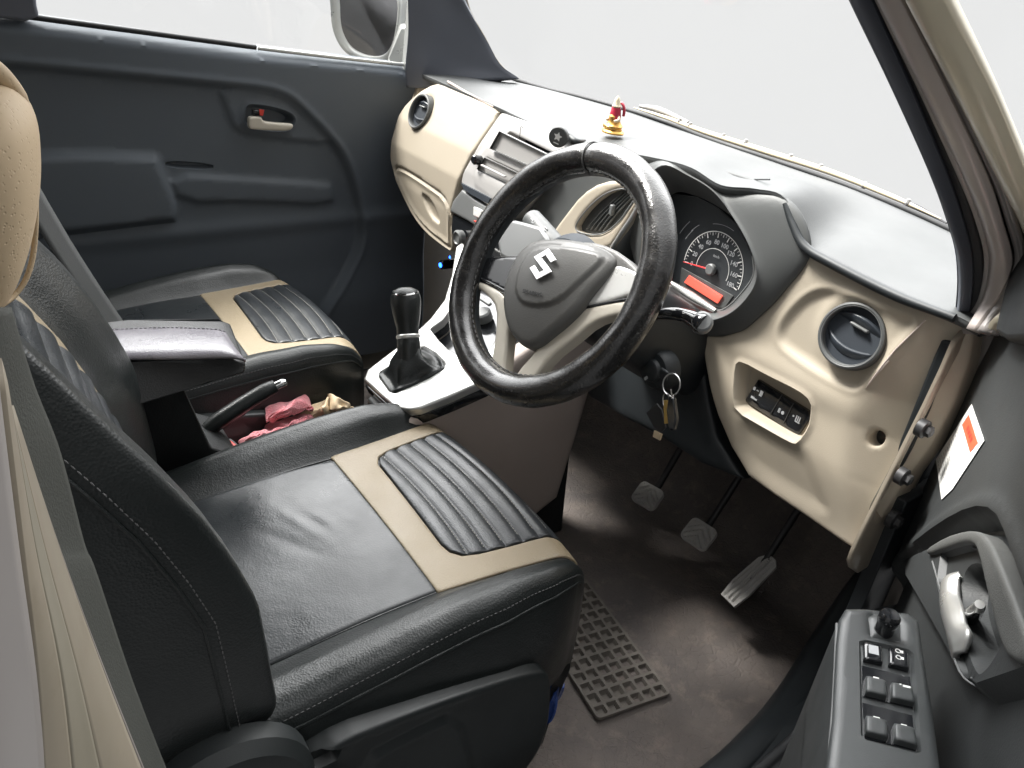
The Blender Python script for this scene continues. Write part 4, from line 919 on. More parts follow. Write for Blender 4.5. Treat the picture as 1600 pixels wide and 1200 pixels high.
# the flat middle: worn leather
def sfn(h0): return lambda p, q, h: seat_fn(p, q, h0+np.array(h)*np.ones(len(p)))
mid_ = [(-.49, -.157), (-.49, .163), (-.3, .163), (-.203, .158), (-.203, -.158), (-.3, -.157)]
def crease(P):
    x, y = P[:, 0], P[:, 1]; h = -.0022*np.exp(-(((x+.33)/.08)**2+((y-.0)/.09)**2))
    for cx, cy, an, ln, am in ((-.30, .04, 1.9, .05, .0011), (-.285, .03, 2.0, .045, -.001), (-.27, .01, 1.8, .05, .0008), (-.32, .0, 2.1, .05, -.0008), (-.24, .02, 2.0, .04, .0006)):
        dx = (x-cx)*math.cos(an)+(y-cy)*math.sin(an); dy = -(x-cx)*math.sin(an)+(y-cy)*math.cos(an); h += am*np.exp(-(dy/.009)**2-(dx/ln)**2)
    return h
relief('seat_panel', mid_, sfn(.0035), 'worn_leather', seat, res=.005, skirt=.006, rnd=.004, disp=crease)
# beige band around the ribbed panel
ob = [(-.205, -.161), (-.205, .166), (-.12, .174), (-.05, .183), (.0, .190), (.03, .190), (.03, .158), (-.03, .152), (-.08, .146), (-.125, .139), (-.143, .130), (-.152, .112), (-.160, -.09), (-.157, -.108), (-.146, -.121), (-.125, -.128), (-.08, -.135), (-.03, -.141), (.03, -.148), (.03, -.185), (.0, -.185), (-.05, -.178), (-.12, -.169)]
relief('beige_band', ob, sfn(.0042), 'beige_leather', seat, res=.006, skirt=.006, rnd=.0022)
ib = [(-.03, .150), (-.08, .144), (-.125, .137), (-.142, .128), (-.150, .111), (-.158, -.089), (-.155, -.107), (-.144, -.119), (-.125, -.126), (-.08, -.133), (-.03, -.139), (.058, -.148), (.058, .158)]
NRB = 7; S0, S1_ = -.156, .034
def ribx(P): return P[:, 0]+.010*((P[:, 1]-.01)/.15)**2-.004*P[:, 1]
def ribs(P):
    t = (ribx(P)-S0)/(S1_-S0)*NRB; f = np.abs(np.sin(np.pi*t)); return .0046*f**.5-.001
rcv = []
for k in range(1, NRB):
    for off in (-.0035, -.0018, -.0006, .0006, .0018, .0035):
        yy = np.linspace(-.15, .16, 90); rcv.append((np.stack([S0+(S1_-S0)*k/NRB+off-.010*((yy-.01)/.15)**2+.004*yy, yy], 1), .0022))
relief('ribbed_panel', ib, sfn(.0020), 'rib_leather', seat, res=.0042, skirt=.005, rnd=.002, disp=ribs, curves=rcv)
sp_ = []
for k in range(1, NRB):
    for off in (-.0022,):
        s_ = S0+(S1_-S0)*k/NRB+off; yy = np.linspace(-.12, .132, 40); pp_ = np.stack([s_-.010*((yy-.01)/.15)**2+.004*yy, yy], 1)
        sp_.append(seat_fn(pp_[:, 0], pp_[:, 1], .0020+ribs(pp_)+.0003))
for q9 in sp_: stitches('rib_stitching', [q9], 'pale_thread', seat, step=.0055, ln=.0036, r=.00055)
# piping on the bolsters
for sg in (-1, 1):
    s_ = np.linspace(-.48, .01, 60); tq = sg*(.6+.4*.685); p = seat_fn(s_, np.full(60, tq), np.full(60, .0006), True)
    tube('piping', p, .0016, 'black_leather', seat, 6)
    q = seat_fn(s_, np.full(60, sg*(.6+.4*.64)), np.full(60, .001), True); stitches('bolster_stitching', [q], 'thread', seat, step=.006, ln=.004, r=.0006)
    s_ = np.linspace(-.49, .03, 60); p = seat_fn(s_, np.full(60, sg*.600), np.full(60, .0005), True); tube('panel_seam', p, .0013, 'black_leather', seat, 6)

# backrest: rows up the back; bolsters stand forward of the middle
def xb(z): return np.interp(z, [.30, .40, .45, .55, .60, .65, .70, .75, .80, .88], [-.440, -.440, -.444, -.452, -.468, -.488, -.514, -.545, -.575, -.630])
def back_xyz(z, t):
    sg = np.sign(t); a = np.abs(t); fx = xb(z); wid = np.interp(z, [.3, .5, .7, .82, .88], [.250, .258, .250, .225, .19])
    ky = np.interp(a, [0, .44, .52, .60, .70, .80, .88, .95, 1.], [0, .50, .60, .72, .87, .985, 1.0, 1.01, 1.0]); low = sstep(.46, .38, z)
    kx = np.interp(a, [0, .44, .52, .60, .70, .80, .88, .95, 1.], [-.046, -.047, -.038, -.014, .006, .006, -.012, -.055, -.17])
    return fx+kx, sg*ky*wid, z
zz_ = np.concatenate([np.linspace(.36, .44, 8), np.linspace(.46, .84, 24), [.86, .875, .885]]); ta = np.concatenate([np.linspace(-1, -.46, 24), np.linspace(-.42, .42, 10), np.linspace(.46, 1, 24)])
V = []
for z in zz_:
    for t in ta:
        x, y, q = back_xyz(np.array(z), np.array(t)); top = max(0, (z-.84)/.045); bot = max(0, (.42-z)/.06)
        V.append((float(x)-.05*top**2-.02*bot*bot*(abs(t) > .6), float(y)*(1-.06*top**2-.10*bot*bot*(abs(t) > .55)), z-.0))
bk = obj('backrest', V, gridfaces(len(zz_), len(ta)), 'black_leather', seat)
sdo = bk.modifiers.new('thickness', 'SOLIDIFY'); sdo.thickness = .01; sdo.offset = -1
def bfn(h0):
    def f(p, q, h):   # p = lateral, q = height
        x = xb(q)-.0460; return np.stack([x+h0+np.array(h)*1.0, p, q+0*p], 1)
    return f
bo = [(-.125, .40), (-.128, .84), (.128, .84), (.125, .40)]; bi = rrect(-.100, .100, .43, .90, .03)
relief('back_beige_band', [(-.128, .42), (-.128, .80), (-.09, .80), (-.09, .45), (.098, .45), (.098, .80), (.134, .80), (.134, .42)], bfn(.004), 'beige_leather', seat, res=.008, skirt=.006, rnd=.003)
def bribs(P): f = np.abs(np.sin(np.pi*(P[:, 1]-.45)/.030)); return .007*f**.5
relief('back_ribbed_panel', [(-.088, .452), (-.088, .80), (.096, .80), (.096, .452)], bfn(.002), 'rib_leather', seat, res=.004, skirt=.005, rnd=.003, disp=bribs)
for sg in (-1, 1):
    zq = np.linspace(.40, .83, 50); P = [back_xyz(np.array(z), np.array(sg*.93)) for z in zq]
    tube('back_piping', [(float(x)+.001, float(y)+sg*.001, float(z)) for x, y, z in P], .0016, 'black_leather', seat, 6)
    P = [back_xyz(np.array(z), np.array(sg*.915)) for z in zq]; stitches('back_stitching', [[(float(x)+.001, float(y)+sg*.0008, float(z)) for x, y, z in P]], 'thread', seat, step=.006, ln=.004, r=.0007)
# headrest
hr = []
HC = np.array([-.596, .0, .850])
hx = unit((.96, 0, -.10)); 
rowsH = []
for k, (dz, w, d) in enumerate(((-.092, .02, .010), (-.088, .075, .030), (-.072, .105, .044), (-.04, .122, .054), (0., .128, .060), (.04, .126, .060), (.07, .112, .054), (.088, .08, .036), (.093, .02, .012))):
    r_ = []
    for t in np.linspace(0, 2*math.pi, 16, endpoint=False):
        c, s = math.cos(t), math.sin(t); r_.append(HC+np.array([(.22*dz)+d*np.sign(c)*abs(c)**.75, w*np.sign(s)*abs(s)**.8, dz]))
    rowsH.append(r_)
hd = patch('headrest', rowsH, 'headrest_leather', seat, 5, 4, cls=True)
tube('headrest_piping', [PY(44, 180, -.03), PY(53, 230, -.03), PY(56, 300, -.03), PY(54, 380, -.03), PY(44, 428, -.035), PY(26, 458, -.04), PY(4, 476, -.05), PY(-25, 486, -.06)], .0022, 'headrest_leather', seat, 8, dens=5)
tube('headrest_flap', [PY(-25, 96, -.04), PY(0, 118, -.035), PY(16, 134, -.03), PY(30, 152, -.03), PY(39, 170, -.03)], [.008, .008, .007, .006, .004], 'headrest_leather', seat, 10, dens=5)
# seat base, recliner cover, side shield, lever
shield = [(-.46, .30), (-.40, .345), (-.30, .335), (-.20, .318), (-.115, .297), (-.095, .27), (-.105, .18), (-.15, .12), (-.40, .10), (-.50, .16)]
shield = chaikin(shield, 2)
slot = [(-.425, .330), (-.40, .338), (-.380, .330), (-.385, .318), (-.41, .318)]
relief('side_shield', shield, lambda p, q, h: np.stack([p, -.272-.02*sstep(.30, .16, q)-h, q], 1), 'shield_plastic', seat, res=.007, skirt=.03, rnd=.006, disp=lambda P: .006*sstep(.004, -.004, sdf(P, chaikin([(-.36, .30), (-.30, .305), (-.24, .300), (-.22, .2), (-.24, .12), (-.38, .12)], 1)))-.012*sstep(.002, -.004, sdf(P, slot)), lines=[(slot, (-.003, .001)), (chaikin([(-.36, .30), (-.30, .305), (-.24, .300), (-.22, .2), (-.24, .12), (-.38, .12)], 1), (-.003, .003))])
rc = np.array([-.495, -.275, .33]); lathe('recliner_cover', (rc, np.array([1., 0, 0]), np.array([0, 0, 1.]), np.array([0, -1., 0])), [(.085, -.02), (.085, .0), (.075, .012), (.060, .016), (.045, .017), (.042, .014), (.038, .014), (0, .016)], 'shield_plastic', seat, 40)
tube('recline_lever', [(-.43, -.286, .325), (-.40, -.292, .318), (-.385, -.295, .295), (-.378, -.295, .27)], [.005, .006, .006, .005], 'gray_plastic', seat, 10, dens=4)
box('seat_base', WF, (-.46, -.11), (-.235, .24), (.05, .30), 'black_plastic', seat, .02)
box('seat_rail', WF, (-.50, -.12), (-.22, -.19), (.0, .05), 'dark_metal', seat, .004)
box('seat_rail', WF, (-.50, -.12), (.19, .22), (.0, .05), 'dark_metal', seat, .004)

pas = copy_tree(seat); pas.location = (-.25-.004, .681, .02)
pas['label'] = "passenger's seat against the far closed door, black leather with beige band, beyond the armrest"
# the passenger's backrest is reclined a little, so it stays behind the belt
for ch in [o for o in bpy.data.objects if o.parent == pas]:
    if ch.name.split('.')[0] in ('headrest', 'backrest', 'back_beige_band', 'back_ribbed_panel', 'back_piping', 'back_stitching', 'headrest_piping', 'headrest_flap'):
        pv_ = Vector((-.46, 0, .33)); ch.matrix_basis = Matrix.Translation(pv_) @ Matrix.Rotation(math.radians(-22), 4, 'Y') @ Matrix.Translation(-pv_)

# ================================================================== BETWEEN THE SEATS
arm = thing('armrest_box', 'black storage box with padded lid standing between the front seats', 'armrest', (-.40, .33, 0))
lidpts = [[PZ(150, 515, .545), PZ(250, 511, .545), PZ(330, 513, .545), PZ(352, 517, .542)], [PZ(158, 524, .552), PZ(255, 524, .552), PZ(340, 528, .552), PZ(362, 534, .545)], [PZ(185, 546, .554), PZ(270, 545, .554), PZ(352, 546, .554), PZ(374, 551, .545)], [PZ(208, 561, .547), PZ(290, 560, .547), PZ(360, 558, .547), PZ(383, 562, .535)], [PZ(210, 563, .540), PZ(292, 563, .540), PZ(362, 561, .540), PZ(384, 566, .525)]]
lidpts = [[r[0]+(r[0]-r[1])*.5]+r for r in lidpts]
mat('lid_glare_leather', (.20, .19, .21), .30, bump=LEATHER, spec=.8)  # black leather lightened: sun glare on the lid painted into its colour
lid = patch('lid', lidpts, 'lid_glare_leather', arm, 5, 6, .004)
for pp9 in (catmull([p+np.array([0, .006, .0025]) for p in lidpts[3]], 10), catmull([p+np.array([0, -.006, .0015]) for p in lidpts[0]], 10)): stitches('lid_stitching', [pp9], 'thread', arm, step=.006, ln=.004, r=.0007)
e0 = lidpts[4]; lowz = [(-.50, .30), (-.44, .50)]
a3, b3 = PZ(210, 563, .540), PZ(384, 566, .525)
prism('arm_box', [PZ(120, 575, .540), a3, PZ(362, 562, .538), b3, PY(384, 583, b3[1]), PY(330, 598, b3[1]+.0), PY(200, 640, b3[1]-.02), PY(100, 640, b3[1]-.02)], (.02, .135, 0), 'arm_vinyl', arm, .004)
py_ = .262
prism('arm_post', [PY(286, 606, py_), PY(325, 690, py_), PY(330, 700, py_), PY(376, 712, py_), PY(330, 830, py_), PY(140, 830, py_), PY(150, 575, py_), PY(300, 580, py_)], (0, .12, 0), 'arm_vinyl', arm, .003)
tube('box_edge', [PY(286, 606, py_-.001), PY(326, 692, py_-.001)], .0008, 'gray_plastic', arm, 6)
hb = thing('handbrake', 'black handbrake lever with chrome button beside the armrest box', 'handbrake', (-.33, .34, .2))
HY = .335
hbp = [PY(322, 672, HY), PY(345, 655, HY), PY(380, 632, HY), PY(412, 612, HY), PY(430, 603, HY)]
tube('grip', hbp, [.011, .0135, .0135, .0125, .0105], 'black_leather', hb, 18, dens=5)
tube('release_button', [PY(429, 604, HY), PY(440, 599, HY), PY(446, 597, HY), PY(448, 596, HY)], [.0068, .0072, .0062, .003], 'chrome', hb, 16)
tube('lever_arm', [PY(300, 690, HY), PY(335, 668, HY), PY(380, 640, HY)], .009, 'black_plastic', hb, 10)
bk_ = thing('belt_buckle', 'black seat belt buckle with a bright red release button beside the pink towel', 'seat belt buckle', (-.33, .27, .2))
bz = .335
prism('release_button', [PZ(328, 684, bz), PZ(360, 687, bz), PZ(371, 695, bz), PZ(369, 701, bz), PZ(330, 694, bz)], (0, 0, -.008), 'red_plastic', bk_, .002)
prism('buckle_body', [PZ(322, 686, bz-.004), PZ(362, 684, bz-.004), PZ(376, 696, bz-.004), PZ(372, 706, bz-.004), PZ(326, 697, bz-.004)], (-.02, -.005, -.07), 'black_plastic', bk_, .003)
tray = thing('console_tray', 'dark open tray between the seats holding a pink towel and brown paper', 'tray', (-.15, .4, .18))
box('tray_bottom', WF, (-.34, -.07), (.275, .41), (.20, .21), 'black_plastic', tray, .003)
box('tray_wall', WF, (-.34, -.07), (.41, .42), (.20, .27), 'black_plastic', tray, .003)

def cloth(name, gridpx, m, parent, amp, thick, nr=10, nc=10, fine=.003, freq=60):
    rows = [[PZ(u, v, z) for u, v, z in r] for r in gridpx]
    R = np.array([catmull(r, nc) for r in rows]); G = np.stack([catmull(R[:, j], nr) for j in range(R.shape[1])], 1); r, c = G.shape[:2]
    for i in range(r):
        for j in range(c):
            a, b = i/r, j/c
            G[i, j, 2] += amp*(math.sin(9*a+7*b)+.6*math.sin(17*a-11*b+1)+.4*math.sin(5*a+23*b))+fine*math.sin(freq*a)*math.sin(freq*b)*.3
            G[i, j, 0] += amp*.6*math.sin(13*b+6*a)
    o = obj(name, G.reshape(-1, 3), gridfaces(r, c), m, parent); s = o.modifiers.new('thickness', 'SOLIDIFY'); s.thickness = thick
    ss_ = o.modifiers.new('smooth', 'SUBSURF'); ss_.levels = 1; ss_.render_levels = 1
    return o
tw = thing('towel', 'crumpled pink terry towel stuffed in the tray between the seats', 'towel', (-.15, .4, .22))
cloth('upper_fold', [[(412, 640, .32), (440, 622, .325), (468, 611, .325), (476, 612, .32)], [(414, 655, .32), (440, 642, .335), (470, 628, .335), (487, 632, .32)], [(425, 662, .31), (450, 650, .32), (478, 640, .32), (492, 640, .31)]], 'towel', tw, .003, .008)
cloth('middle_fold', [[(414, 650, .30), (445, 655, .305), (480, 640, .305), (492, 650, .30)], [(410, 675, .295), (440, 668, .31), (462, 665, .31), (488, 662, .29)], [(400, 690, .29), (430, 685, .30), (455, 676, .29), (480, 674, .27)]], 'towel', tw, .004, .008)
cloth('lower_fold', [[(370, 692, .32), (395, 676, .335), (415, 670, .335), (440, 676, .31)], [(372, 702, .31), (398, 688, .34), (420, 682, .335), (440, 686, .30)], [(374, 725, .26), (400, 712, .28), (425, 700, .28), (450, 700, .26)]], 'towel', tw, .003, .008)
pb = thing('paper_bag', 'crumpled brown paper bag beside the pink towel, near the gear lever', 'paper bag', (-.1, .42, .24))
cloth('bag_sheet', [[(466, 650, .30), (485, 636, .315), (510, 622, .32), (516, 617, .325)], [(470, 662, .29), (492, 645, .31), (506, 640, .325), (512, 630, .33)], [(478, 670, .27), (500, 660, .29), (520, 650, .30), (530, 648, .28)]], 'paper_bag', pb, .004, .0015, 5, 5)
cloth('bag_flap', [[(512, 617, .335), (530, 622, .34), (545, 630, .33), (556, 640, .31)], [(508, 636, .31), (522, 640, .325), (540, 642, .32), (556, 646, .30)], [(504, 655, .28), (520, 655, .29), (540, 650, .29), (556, 650, .28)]], 'paper_bag', pb, .004, .0015, 5, 5)

# ================================================================== PEDALS, HEEL PLATE, BAG
def pedal(u, v, y, w, h, rot, nm, label, arm_to, vertical=False):
    c = PY(u, v, y); t = thing(nm, label, 'pedal', c); n = unit((-.62, -.12, .78)); x = np.array([0, -1., 0]); x = x*math.cos(rot)+np.cross(n, x)*math.sin(rot); yv_ = np.cross(n, x)
    fr = (c, x, yv_, n)
    out = rrect(-w/2, w/2, -h/2, h/2, min(w, h)*.22, 4) if not vertical else [(-w*.38, -h/2), (w*.42, -h/2), (w/2, -h*.2), (w*.42, h*.42), (w*.2, h/2), (-w*.2, h/2), (-w*.42, h*.35), (-w/2, -h*.2)]
    def dsp(P):
        if vertical: g = np.abs(np.sin(P[:, 0]/w*math.pi*4.5))
        else: g = np.abs(np.sin((np.abs(P[:, 0])*.9+P[:, 1]*(1))/h*math.pi*3.6))
        return .0045*sstep(.35, .75, g)*sstep(-.002, -.006, sdf(P, out))+.0045*sstep(-.0045, -.0025, sdf(P, out))
    relief('pad', out, lambda p, q, hh: fr[0]+p[:, None]*fr[1]+q[:, None]*fr[2]+np.array(hh)[:, None]*fr[3], 'pedal_rubber', t, res=.0025, skirt=.010, disp=dsp)
    at = np.array(arm_to, float); tube('arm', [c-n*.008, c-n*.03+np.array([.02, 0, .05]), at], [.009, .007, .007], 'dark_metal', t, 8, dens=5)
pedal(1012, 775, .08, .058, .048, math.radians(8), 'clutch_pedal', 'small clutch pedal, farthest left and darkest of the three pedals', (.60, .09, .40))
pedal(1092, 835, -.055, .060, .050, math.radians(5), 'brake_pedal', 'squarish brake pedal with arrow ribs, middle one of the three pedals', (.62, -.05, .40))
pedal(1172, 905, -.178, .042, .115, math.radians(-4), 'accelerator_pedal', 'long narrow accelerator pedal standing upright beside the door sill', (.62, -.17, .36), True)
hp = [PZ(918, 903, .011), PZ(1046, 1082, .011), PZ(935, 1121, .011), PZ(812, 935, .011)]
h0_, hxv, hyv = hp[2], hp[1]-hp[2], hp[0]-hp[1]; LX, LY = np.linalg.norm(hxv), np.linalg.norm(hyv)
hf = frame(h0_, hxv, hyv); NX, NY = 6, max(8, int(round(LY/LX*6)))
def hdisp(P):
    cx = P[:, 0]/LX*NX; cy = P[:, 1]/(LX/NX); cx = cx+.0*np.floor(cy); fx = np.abs(cx-np.floor(cx)-.5); fy = np.abs(cy-np.floor(cy)-.5); m_ = np.maximum(fx, fy)
    e = sdf(P, [(0, 0), (LX, 0), (LX, LY), (0, LY)])
    fr_ = np.exp(-((m_-.32)/.07)**2); return np.where(e < -.004, -.0095*sstep(.37, .31, m_)+.0006*fr_, 0)
hpl = relief('heel_plate', rrect(-.002, LX+.002, -.002, LY+.002, .008), lambda p, q, h: hf[0]+p[:, None]*hf[1]+q[:, None]*hf[2]+np.stack([0*p, 0*p, np.array(h)*np.ones(len(p))], 1), 'heel_plate', None, res=.0020, skirt=.006, disp=hdisp)
tag(hpl, 'worn waffle patterned heel plate lying on the dusty floor carpet beside the seat', 'heel plate')
bb = cloth('plastic_bag', [[(868, 1040, .11), (878, 1050, .12), (880, 1075, .11), (872, 1100, .10)], [(858, 1060, .12), (866, 1075, .13), (870, 1090, .12), (862, 1120, .10)], [(846, 1090, .08), (850, 1110, .09), (850, 1130, .08), (846, 1150, .05)]], 'blue_bag', None, .006, .001, 6, 6)
tag(bb, "crumpled blue plastic bag poking out under the front of the driver's seat", 'plastic bag')

# ================================================================== SMALL THINGS ON THE DASHBOARD
idc = PZ(957, 208, .805); idol = thing('idol_figurine', 'tiny gold and red seated idol figurine standing on the dashboard top', 'figurine', idc)
IF = (idc, np.array([1., 0, 0]), np.array([0, 1., 0]), np.array([0, 0, 1.]))
lathe('base', IF, [(.023, 0), (.024, .003), (.021, .006), (.019, .006), (.018, .009), (0, .009)], 'gold', idol, 24, sx=.7)
lathe('seated_body', IF, [(.015, .008), (.0165, .013), (.012, .018), (.010, .024), (.011, .029), (.008, .034), (0, .035)], 'gold', idol, 18)
for s in (-1, 1):
    tube('knee', [fp(IF, -.004, s*.004, .012), fp(IF, -.010, s*.012, .012), fp(IF, -.012, s*.004, .012)], [.005, .0048, .004], 'gold', idol, 10, dens=3)
    tube('arm', [fp(IF, 0, s*.009, .030), fp(IF, -.003, s*.014, .025), fp(IF, -.009, s*.009, .022)], [.003, .003, .0025], 'cream_enamel', idol, 8, dens=3)
lathe('head', IF, [(0, .033), (.006, .036), (.0078, .041), (.006, .046), (0, .048)], 'cream_enamel', idol, 14)
lathe('robe', IF, [(.0118, .022), (.0122, .028), (.0105, .036), (.0092, .044), (0, .046)], 'red_enamel', idol, 16, sx=.8)
lathe('crown', IF, [(.0070, .044), (.0085, .047), (.0060, .050), (.0055, .056), (.003, .061), (0, .064)], 'cream_enamel', idol, 14)
tube('back_halo', [fp(IF, .009, .012*math.cos(t), .036+.016*math.sin(t)) for t in np.linspace(-.3, math.pi+.3, 14)], .0026, 'red_enamel', idol, 8)

sc_ = FA(873, 214, -.035); ph_ = thing('phone_holder', 'small round black phone holder disc with a white star above the wheel rim', 'phone holder', sc_)
zf = unit(CAM*np.array([1, 1, 1])-sc_); zf = unit(zf+np.array([-.25, .25, -.2])); xf = unit(np.cross((0, 0, 1), zf)); SF = (sc_, xf, np.cross(zf, xf), zf)
lathe('disc', SF, [(.0165, -.006), (.018, -.004), (.018, .003), (.0165, .0045), (0, .0045)], 'hood_plastic', ph_, 36)
rl = math.radians(-12); st = []
for k in range(10):
    a = math.radians(90+36*k)+rl; r = (.0085 if k % 2 == 0 else .0042); st.append(fp(SF, r*math.cos(a), r*math.sin(a)+.001, .0046))
prism('star', st, zf*.0004, 'white_print', ph_, 0)
text('caption', 'MAGNET', (fp(SF, -.002, -.0105, .0048), xf*math.cos(rl)+SF[2]*math.sin(rl), -xf*math.sin(rl)+SF[2]*math.cos(rl), zf), .0028, 'white_print', ph_, .0001) if False else box('mark_line', (fp(SF, -.002, -.0105, .0046), unit(xf*math.cos(rl)+SF[2]*math.sin(rl)), unit(-xf*math.sin(rl)+SF[2]*math.cos(rl)), zf), (-.005, .005), (-.0008, .0008), (0, .0004), 'white_print', ph_, 0)
tube('stem', [fp(SF, .0, 0, -.005), fp(SF, .012, -.001, -.020), FA(900, 222, -.01), FA(912, 222, .01)], [.009, .0065, .007, .006], 'black_plastic', ph_, 12, dens=4)
led = thing('charger', 'small car charger glowing blue in the dark footwell beneath the heater controls', 'charger', FA(692, 412, .05))
lc = FA(690, 414, .03)
lathe('charger_body', (lc, np.array([0, 1., 0]), np.array([0, 0, 1.]), np.array([-1., 0, 0])), [(.012, -.03), (.012, .0), (.009, .003), (0, .003)], 'gloss_black', led, 20)
lathe('charger_lamp', (lc+np.array([-.003, 0, 0]), np.array([0, 1., 0]), np.array([0, 0, 1.]), np.array([-1., 0, 0])), [(.0062, 0), (.0055, .002), (0, .003)], 'led', led, 16)
lathe('charger_lamp', (FA(703, 402, .02), np.array([0, 1., 0]), np.array([0, 0, 1.]), np.array([-1., 0, 0])), [(.0035, 0), (.003, .001), (0, .0015)], 'led', led, 12)

# ================================================================== FAR (LEFT) DOOR
dl_ = thing('front_door', 'closed far side door with dark gray trim panel and wing mirror', 'car door', (0, YL, .05), 'front doors')
def q1_(u, v, y=1.02): p = PY(u, v, y); return (p[0], p[2])
def ld_fn(y0): return lambda p, q, h: np.stack([p, y0-np.array(h)*np.ones(len(p)), q], 1)
belt = [(-1.2, .935), (-.80, .915), q1_(60, 30), q1_(400, 77), q1_(638, 104), (.42, .80), (.44, .70), (.44, .05), (-1.2, .05)]
inner = [(-1.3, .80), q1_(0, 101), q1_(40, 105), q1_(200, 120), q1_(340, 133), q1_(420, 141), q1_(455, 152), q1_(480, 175), q1_(510, 205), q1_(540, 240), q1_(560, 290), q1_(571, 340), q1_(573, 385), q1_(545, 440), q1_(505, 495), (.10, .1), (-1.3, .1)]
hrec = [q1_(345, 140), q1_(430, 145), q1_(462, 160), q1_(500, 200), q1_(528, 232), q1_(440, 222), q1_(385, 215), q1_(368, 200), q1_(358, 170)]
bowl = [q1_(*p) for p in ((390, 180), (392, 170), (400, 167), (430, 171), (455, 178), (468, 188), (464, 200), (452, 209), (400, 204), (388, 198))]
arml = [(-1.3, .60), q1_(60, 240), q1_(245, 245), q1_(254, 252), q1_(258, 262), q1_(275, 300), q1_(285, 330), (-.20, .46), (-1.3, .46)]
pock = [q1_(262, 275), q1_(400, 283), q1_(522, 291), q1_(528, 296), q1_(530, 328), q1_(400, 322), q1_(285, 325)]
grip = [q1_(265, 257), q1_(340, 262), q1_(340, 272), q1_(265, 268)]
inner, hrec, bowl, arml, pock, grip = [chaikin(q, k) for q, k in ((inner, 2), (hrec, 1), (bowl, 2), (arml, 1), (pock, 1), (grip, 1))]
def ld_disp(P):
    x, z = P[:, 0], P[:, 1]; h = np.zeros(len(P))
    h += -.03*sstep(.80, .90, z+.10*(x+.2)*.9*.12)*0
    zt = np.interp(x, [-1.2, -.4, 0, .36, .45], [.925, .881, .841, .816, .80]); d = zt-z
    h += .030*sstep(.0, .028, d)-.030
    s = sdf(P, inner); h += -.020*sstep(.004, -.014, s); h += .003*np.exp(-((s-.008)/.005)**2)
    s = sdf(P, hrec); h += .008*sstep(.004, -.008, s)
    s = sdf(P, bowl); h += -.030*sstep(.001, -.010, s); h += .003*np.exp(-((s-.003)/.003)**2)
    s = sdf(P, arml); h += .020*sstep(.006, -.016, s)
    s = sdf(P, pock); h += .010*sstep(.006, -.012, s)
    s = sdf(P, grip); h += -.015*sstep(.001, -.005, s)
    h += .012*sstep(.33, .20, z)
    h += .006*np.exp(-((z-.44)/.02)**2)
    return h
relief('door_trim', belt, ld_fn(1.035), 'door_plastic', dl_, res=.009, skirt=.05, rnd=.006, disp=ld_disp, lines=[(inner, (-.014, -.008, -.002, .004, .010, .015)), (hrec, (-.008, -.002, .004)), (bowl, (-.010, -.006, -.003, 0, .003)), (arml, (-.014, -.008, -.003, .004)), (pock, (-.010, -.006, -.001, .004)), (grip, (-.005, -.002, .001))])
tube('window_seal', [PY(20, 22, 1.045), PY(60, 28, 1.045), PY(230, 51, 1.045), PY(400, 74, 1.045)], .0055, 'rubber', dl_, 8, dens=4)
tube('bright_seal', [PY(402, 75, 1.05), PY(520, 89, 1.05), PY(630, 101, 1.05)], .0045, 'mirror_paint', dl_, 8, dens=4)
hdl = relief('pull_handle', sm([q1_(*p) for p in ((389, 190), (392, 183), (408, 183), (414, 190), (440, 193), (458, 195), (455, 203), (440, 205), (400, 203), (390, 200))], 3), ld_fn(1.020), 'pearl', dl_, res=.004, skirt=.008, rnd=.004)
relief('lock_tab', [q1_(*p) for p in ((396, 172), (412, 174), (411, 182), (396, 181))], ld_fn(1.022), 'gloss_black', dl_, res=.006, skirt=.01, rnd=.001)
relief('lock_mark', [q1_(*p) for p in ((405, 171), (413, 172), (411, 181), (406, 180))], ld_fn(1.020), 'red_plastic', dl_, res=.006, skirt=.002)
# window frame and pane
patch('window_pane', [[(-.9, 1.06, .90), (-.4, 1.065, .86), (.36, 1.065, .79)], [(-.88, 1.02, 1.28), (-.45, 1.02, 1.28), (.02, 1.02, 1.28)]], 'glass', dl_, 3, 3)
box('window_divider', frame(PY(633, 104, 1.05), (1, 0, -.06), (0, 0, 1)), (-.004, .014), (-.01, .32), (-.012, .012), 'mirror_paint', dl_, .004)
prism('rear_window_corner', [PY(-140, -90, 1.03), PY(48, -90, 1.03), PY(58, 10, 1.03), PY(62, 26, 1.03), PY(40, 34, 1.03), PY(-140, 10, 1.03)], (0, .03, 0), 'seal_rubber', dl_, .006)
# wing mirror outside
my = 1.16
def mo(u, v, y=my): return PY(u, v, y)
mh = [[mo(516, 8, 1.24), mo(518, -20, 1.24), mo(560, -32, 1.24), mo(610, -24, 1.20), mo(628, 0, 1.16), mo(622, 60, 1.15), mo(606, 92, 1.16), mo(575, 97, 1.18), mo(540, 82, 1.22), mo(521, 50, 1.24)]]
ctr = np.mean(mh[0], 0); fwd = np.array([1., .12, 0])
R0 = [p for p in mh[0]]; Rm = [ctr+(p-ctr)*1.03+fwd*.03 for p in R0]; R2 = [ctr+(p-ctr)*.80+fwd*.085 for p in R0]; R3 = [ctr+(p-ctr)*.25+fwd*.115 for p in R0]; Ri = [ctr+(p-ctr)*.86+fwd*.002 for p in R0]; Rj = [ctr+(p-ctr)*.84+fwd*.018 for p in R0]
patch('mirror_housing', [Rj, Ri, R0, Rm, R2, R3], 'mirror_paint', dl_, 4, 5, cls=True)
prism('mirror_face', [ctr+(p-ctr)*.85+fwd*.012 for p in catclosed(R0, 5)], fwd*.003, 'mirror_glass', dl_, 0)
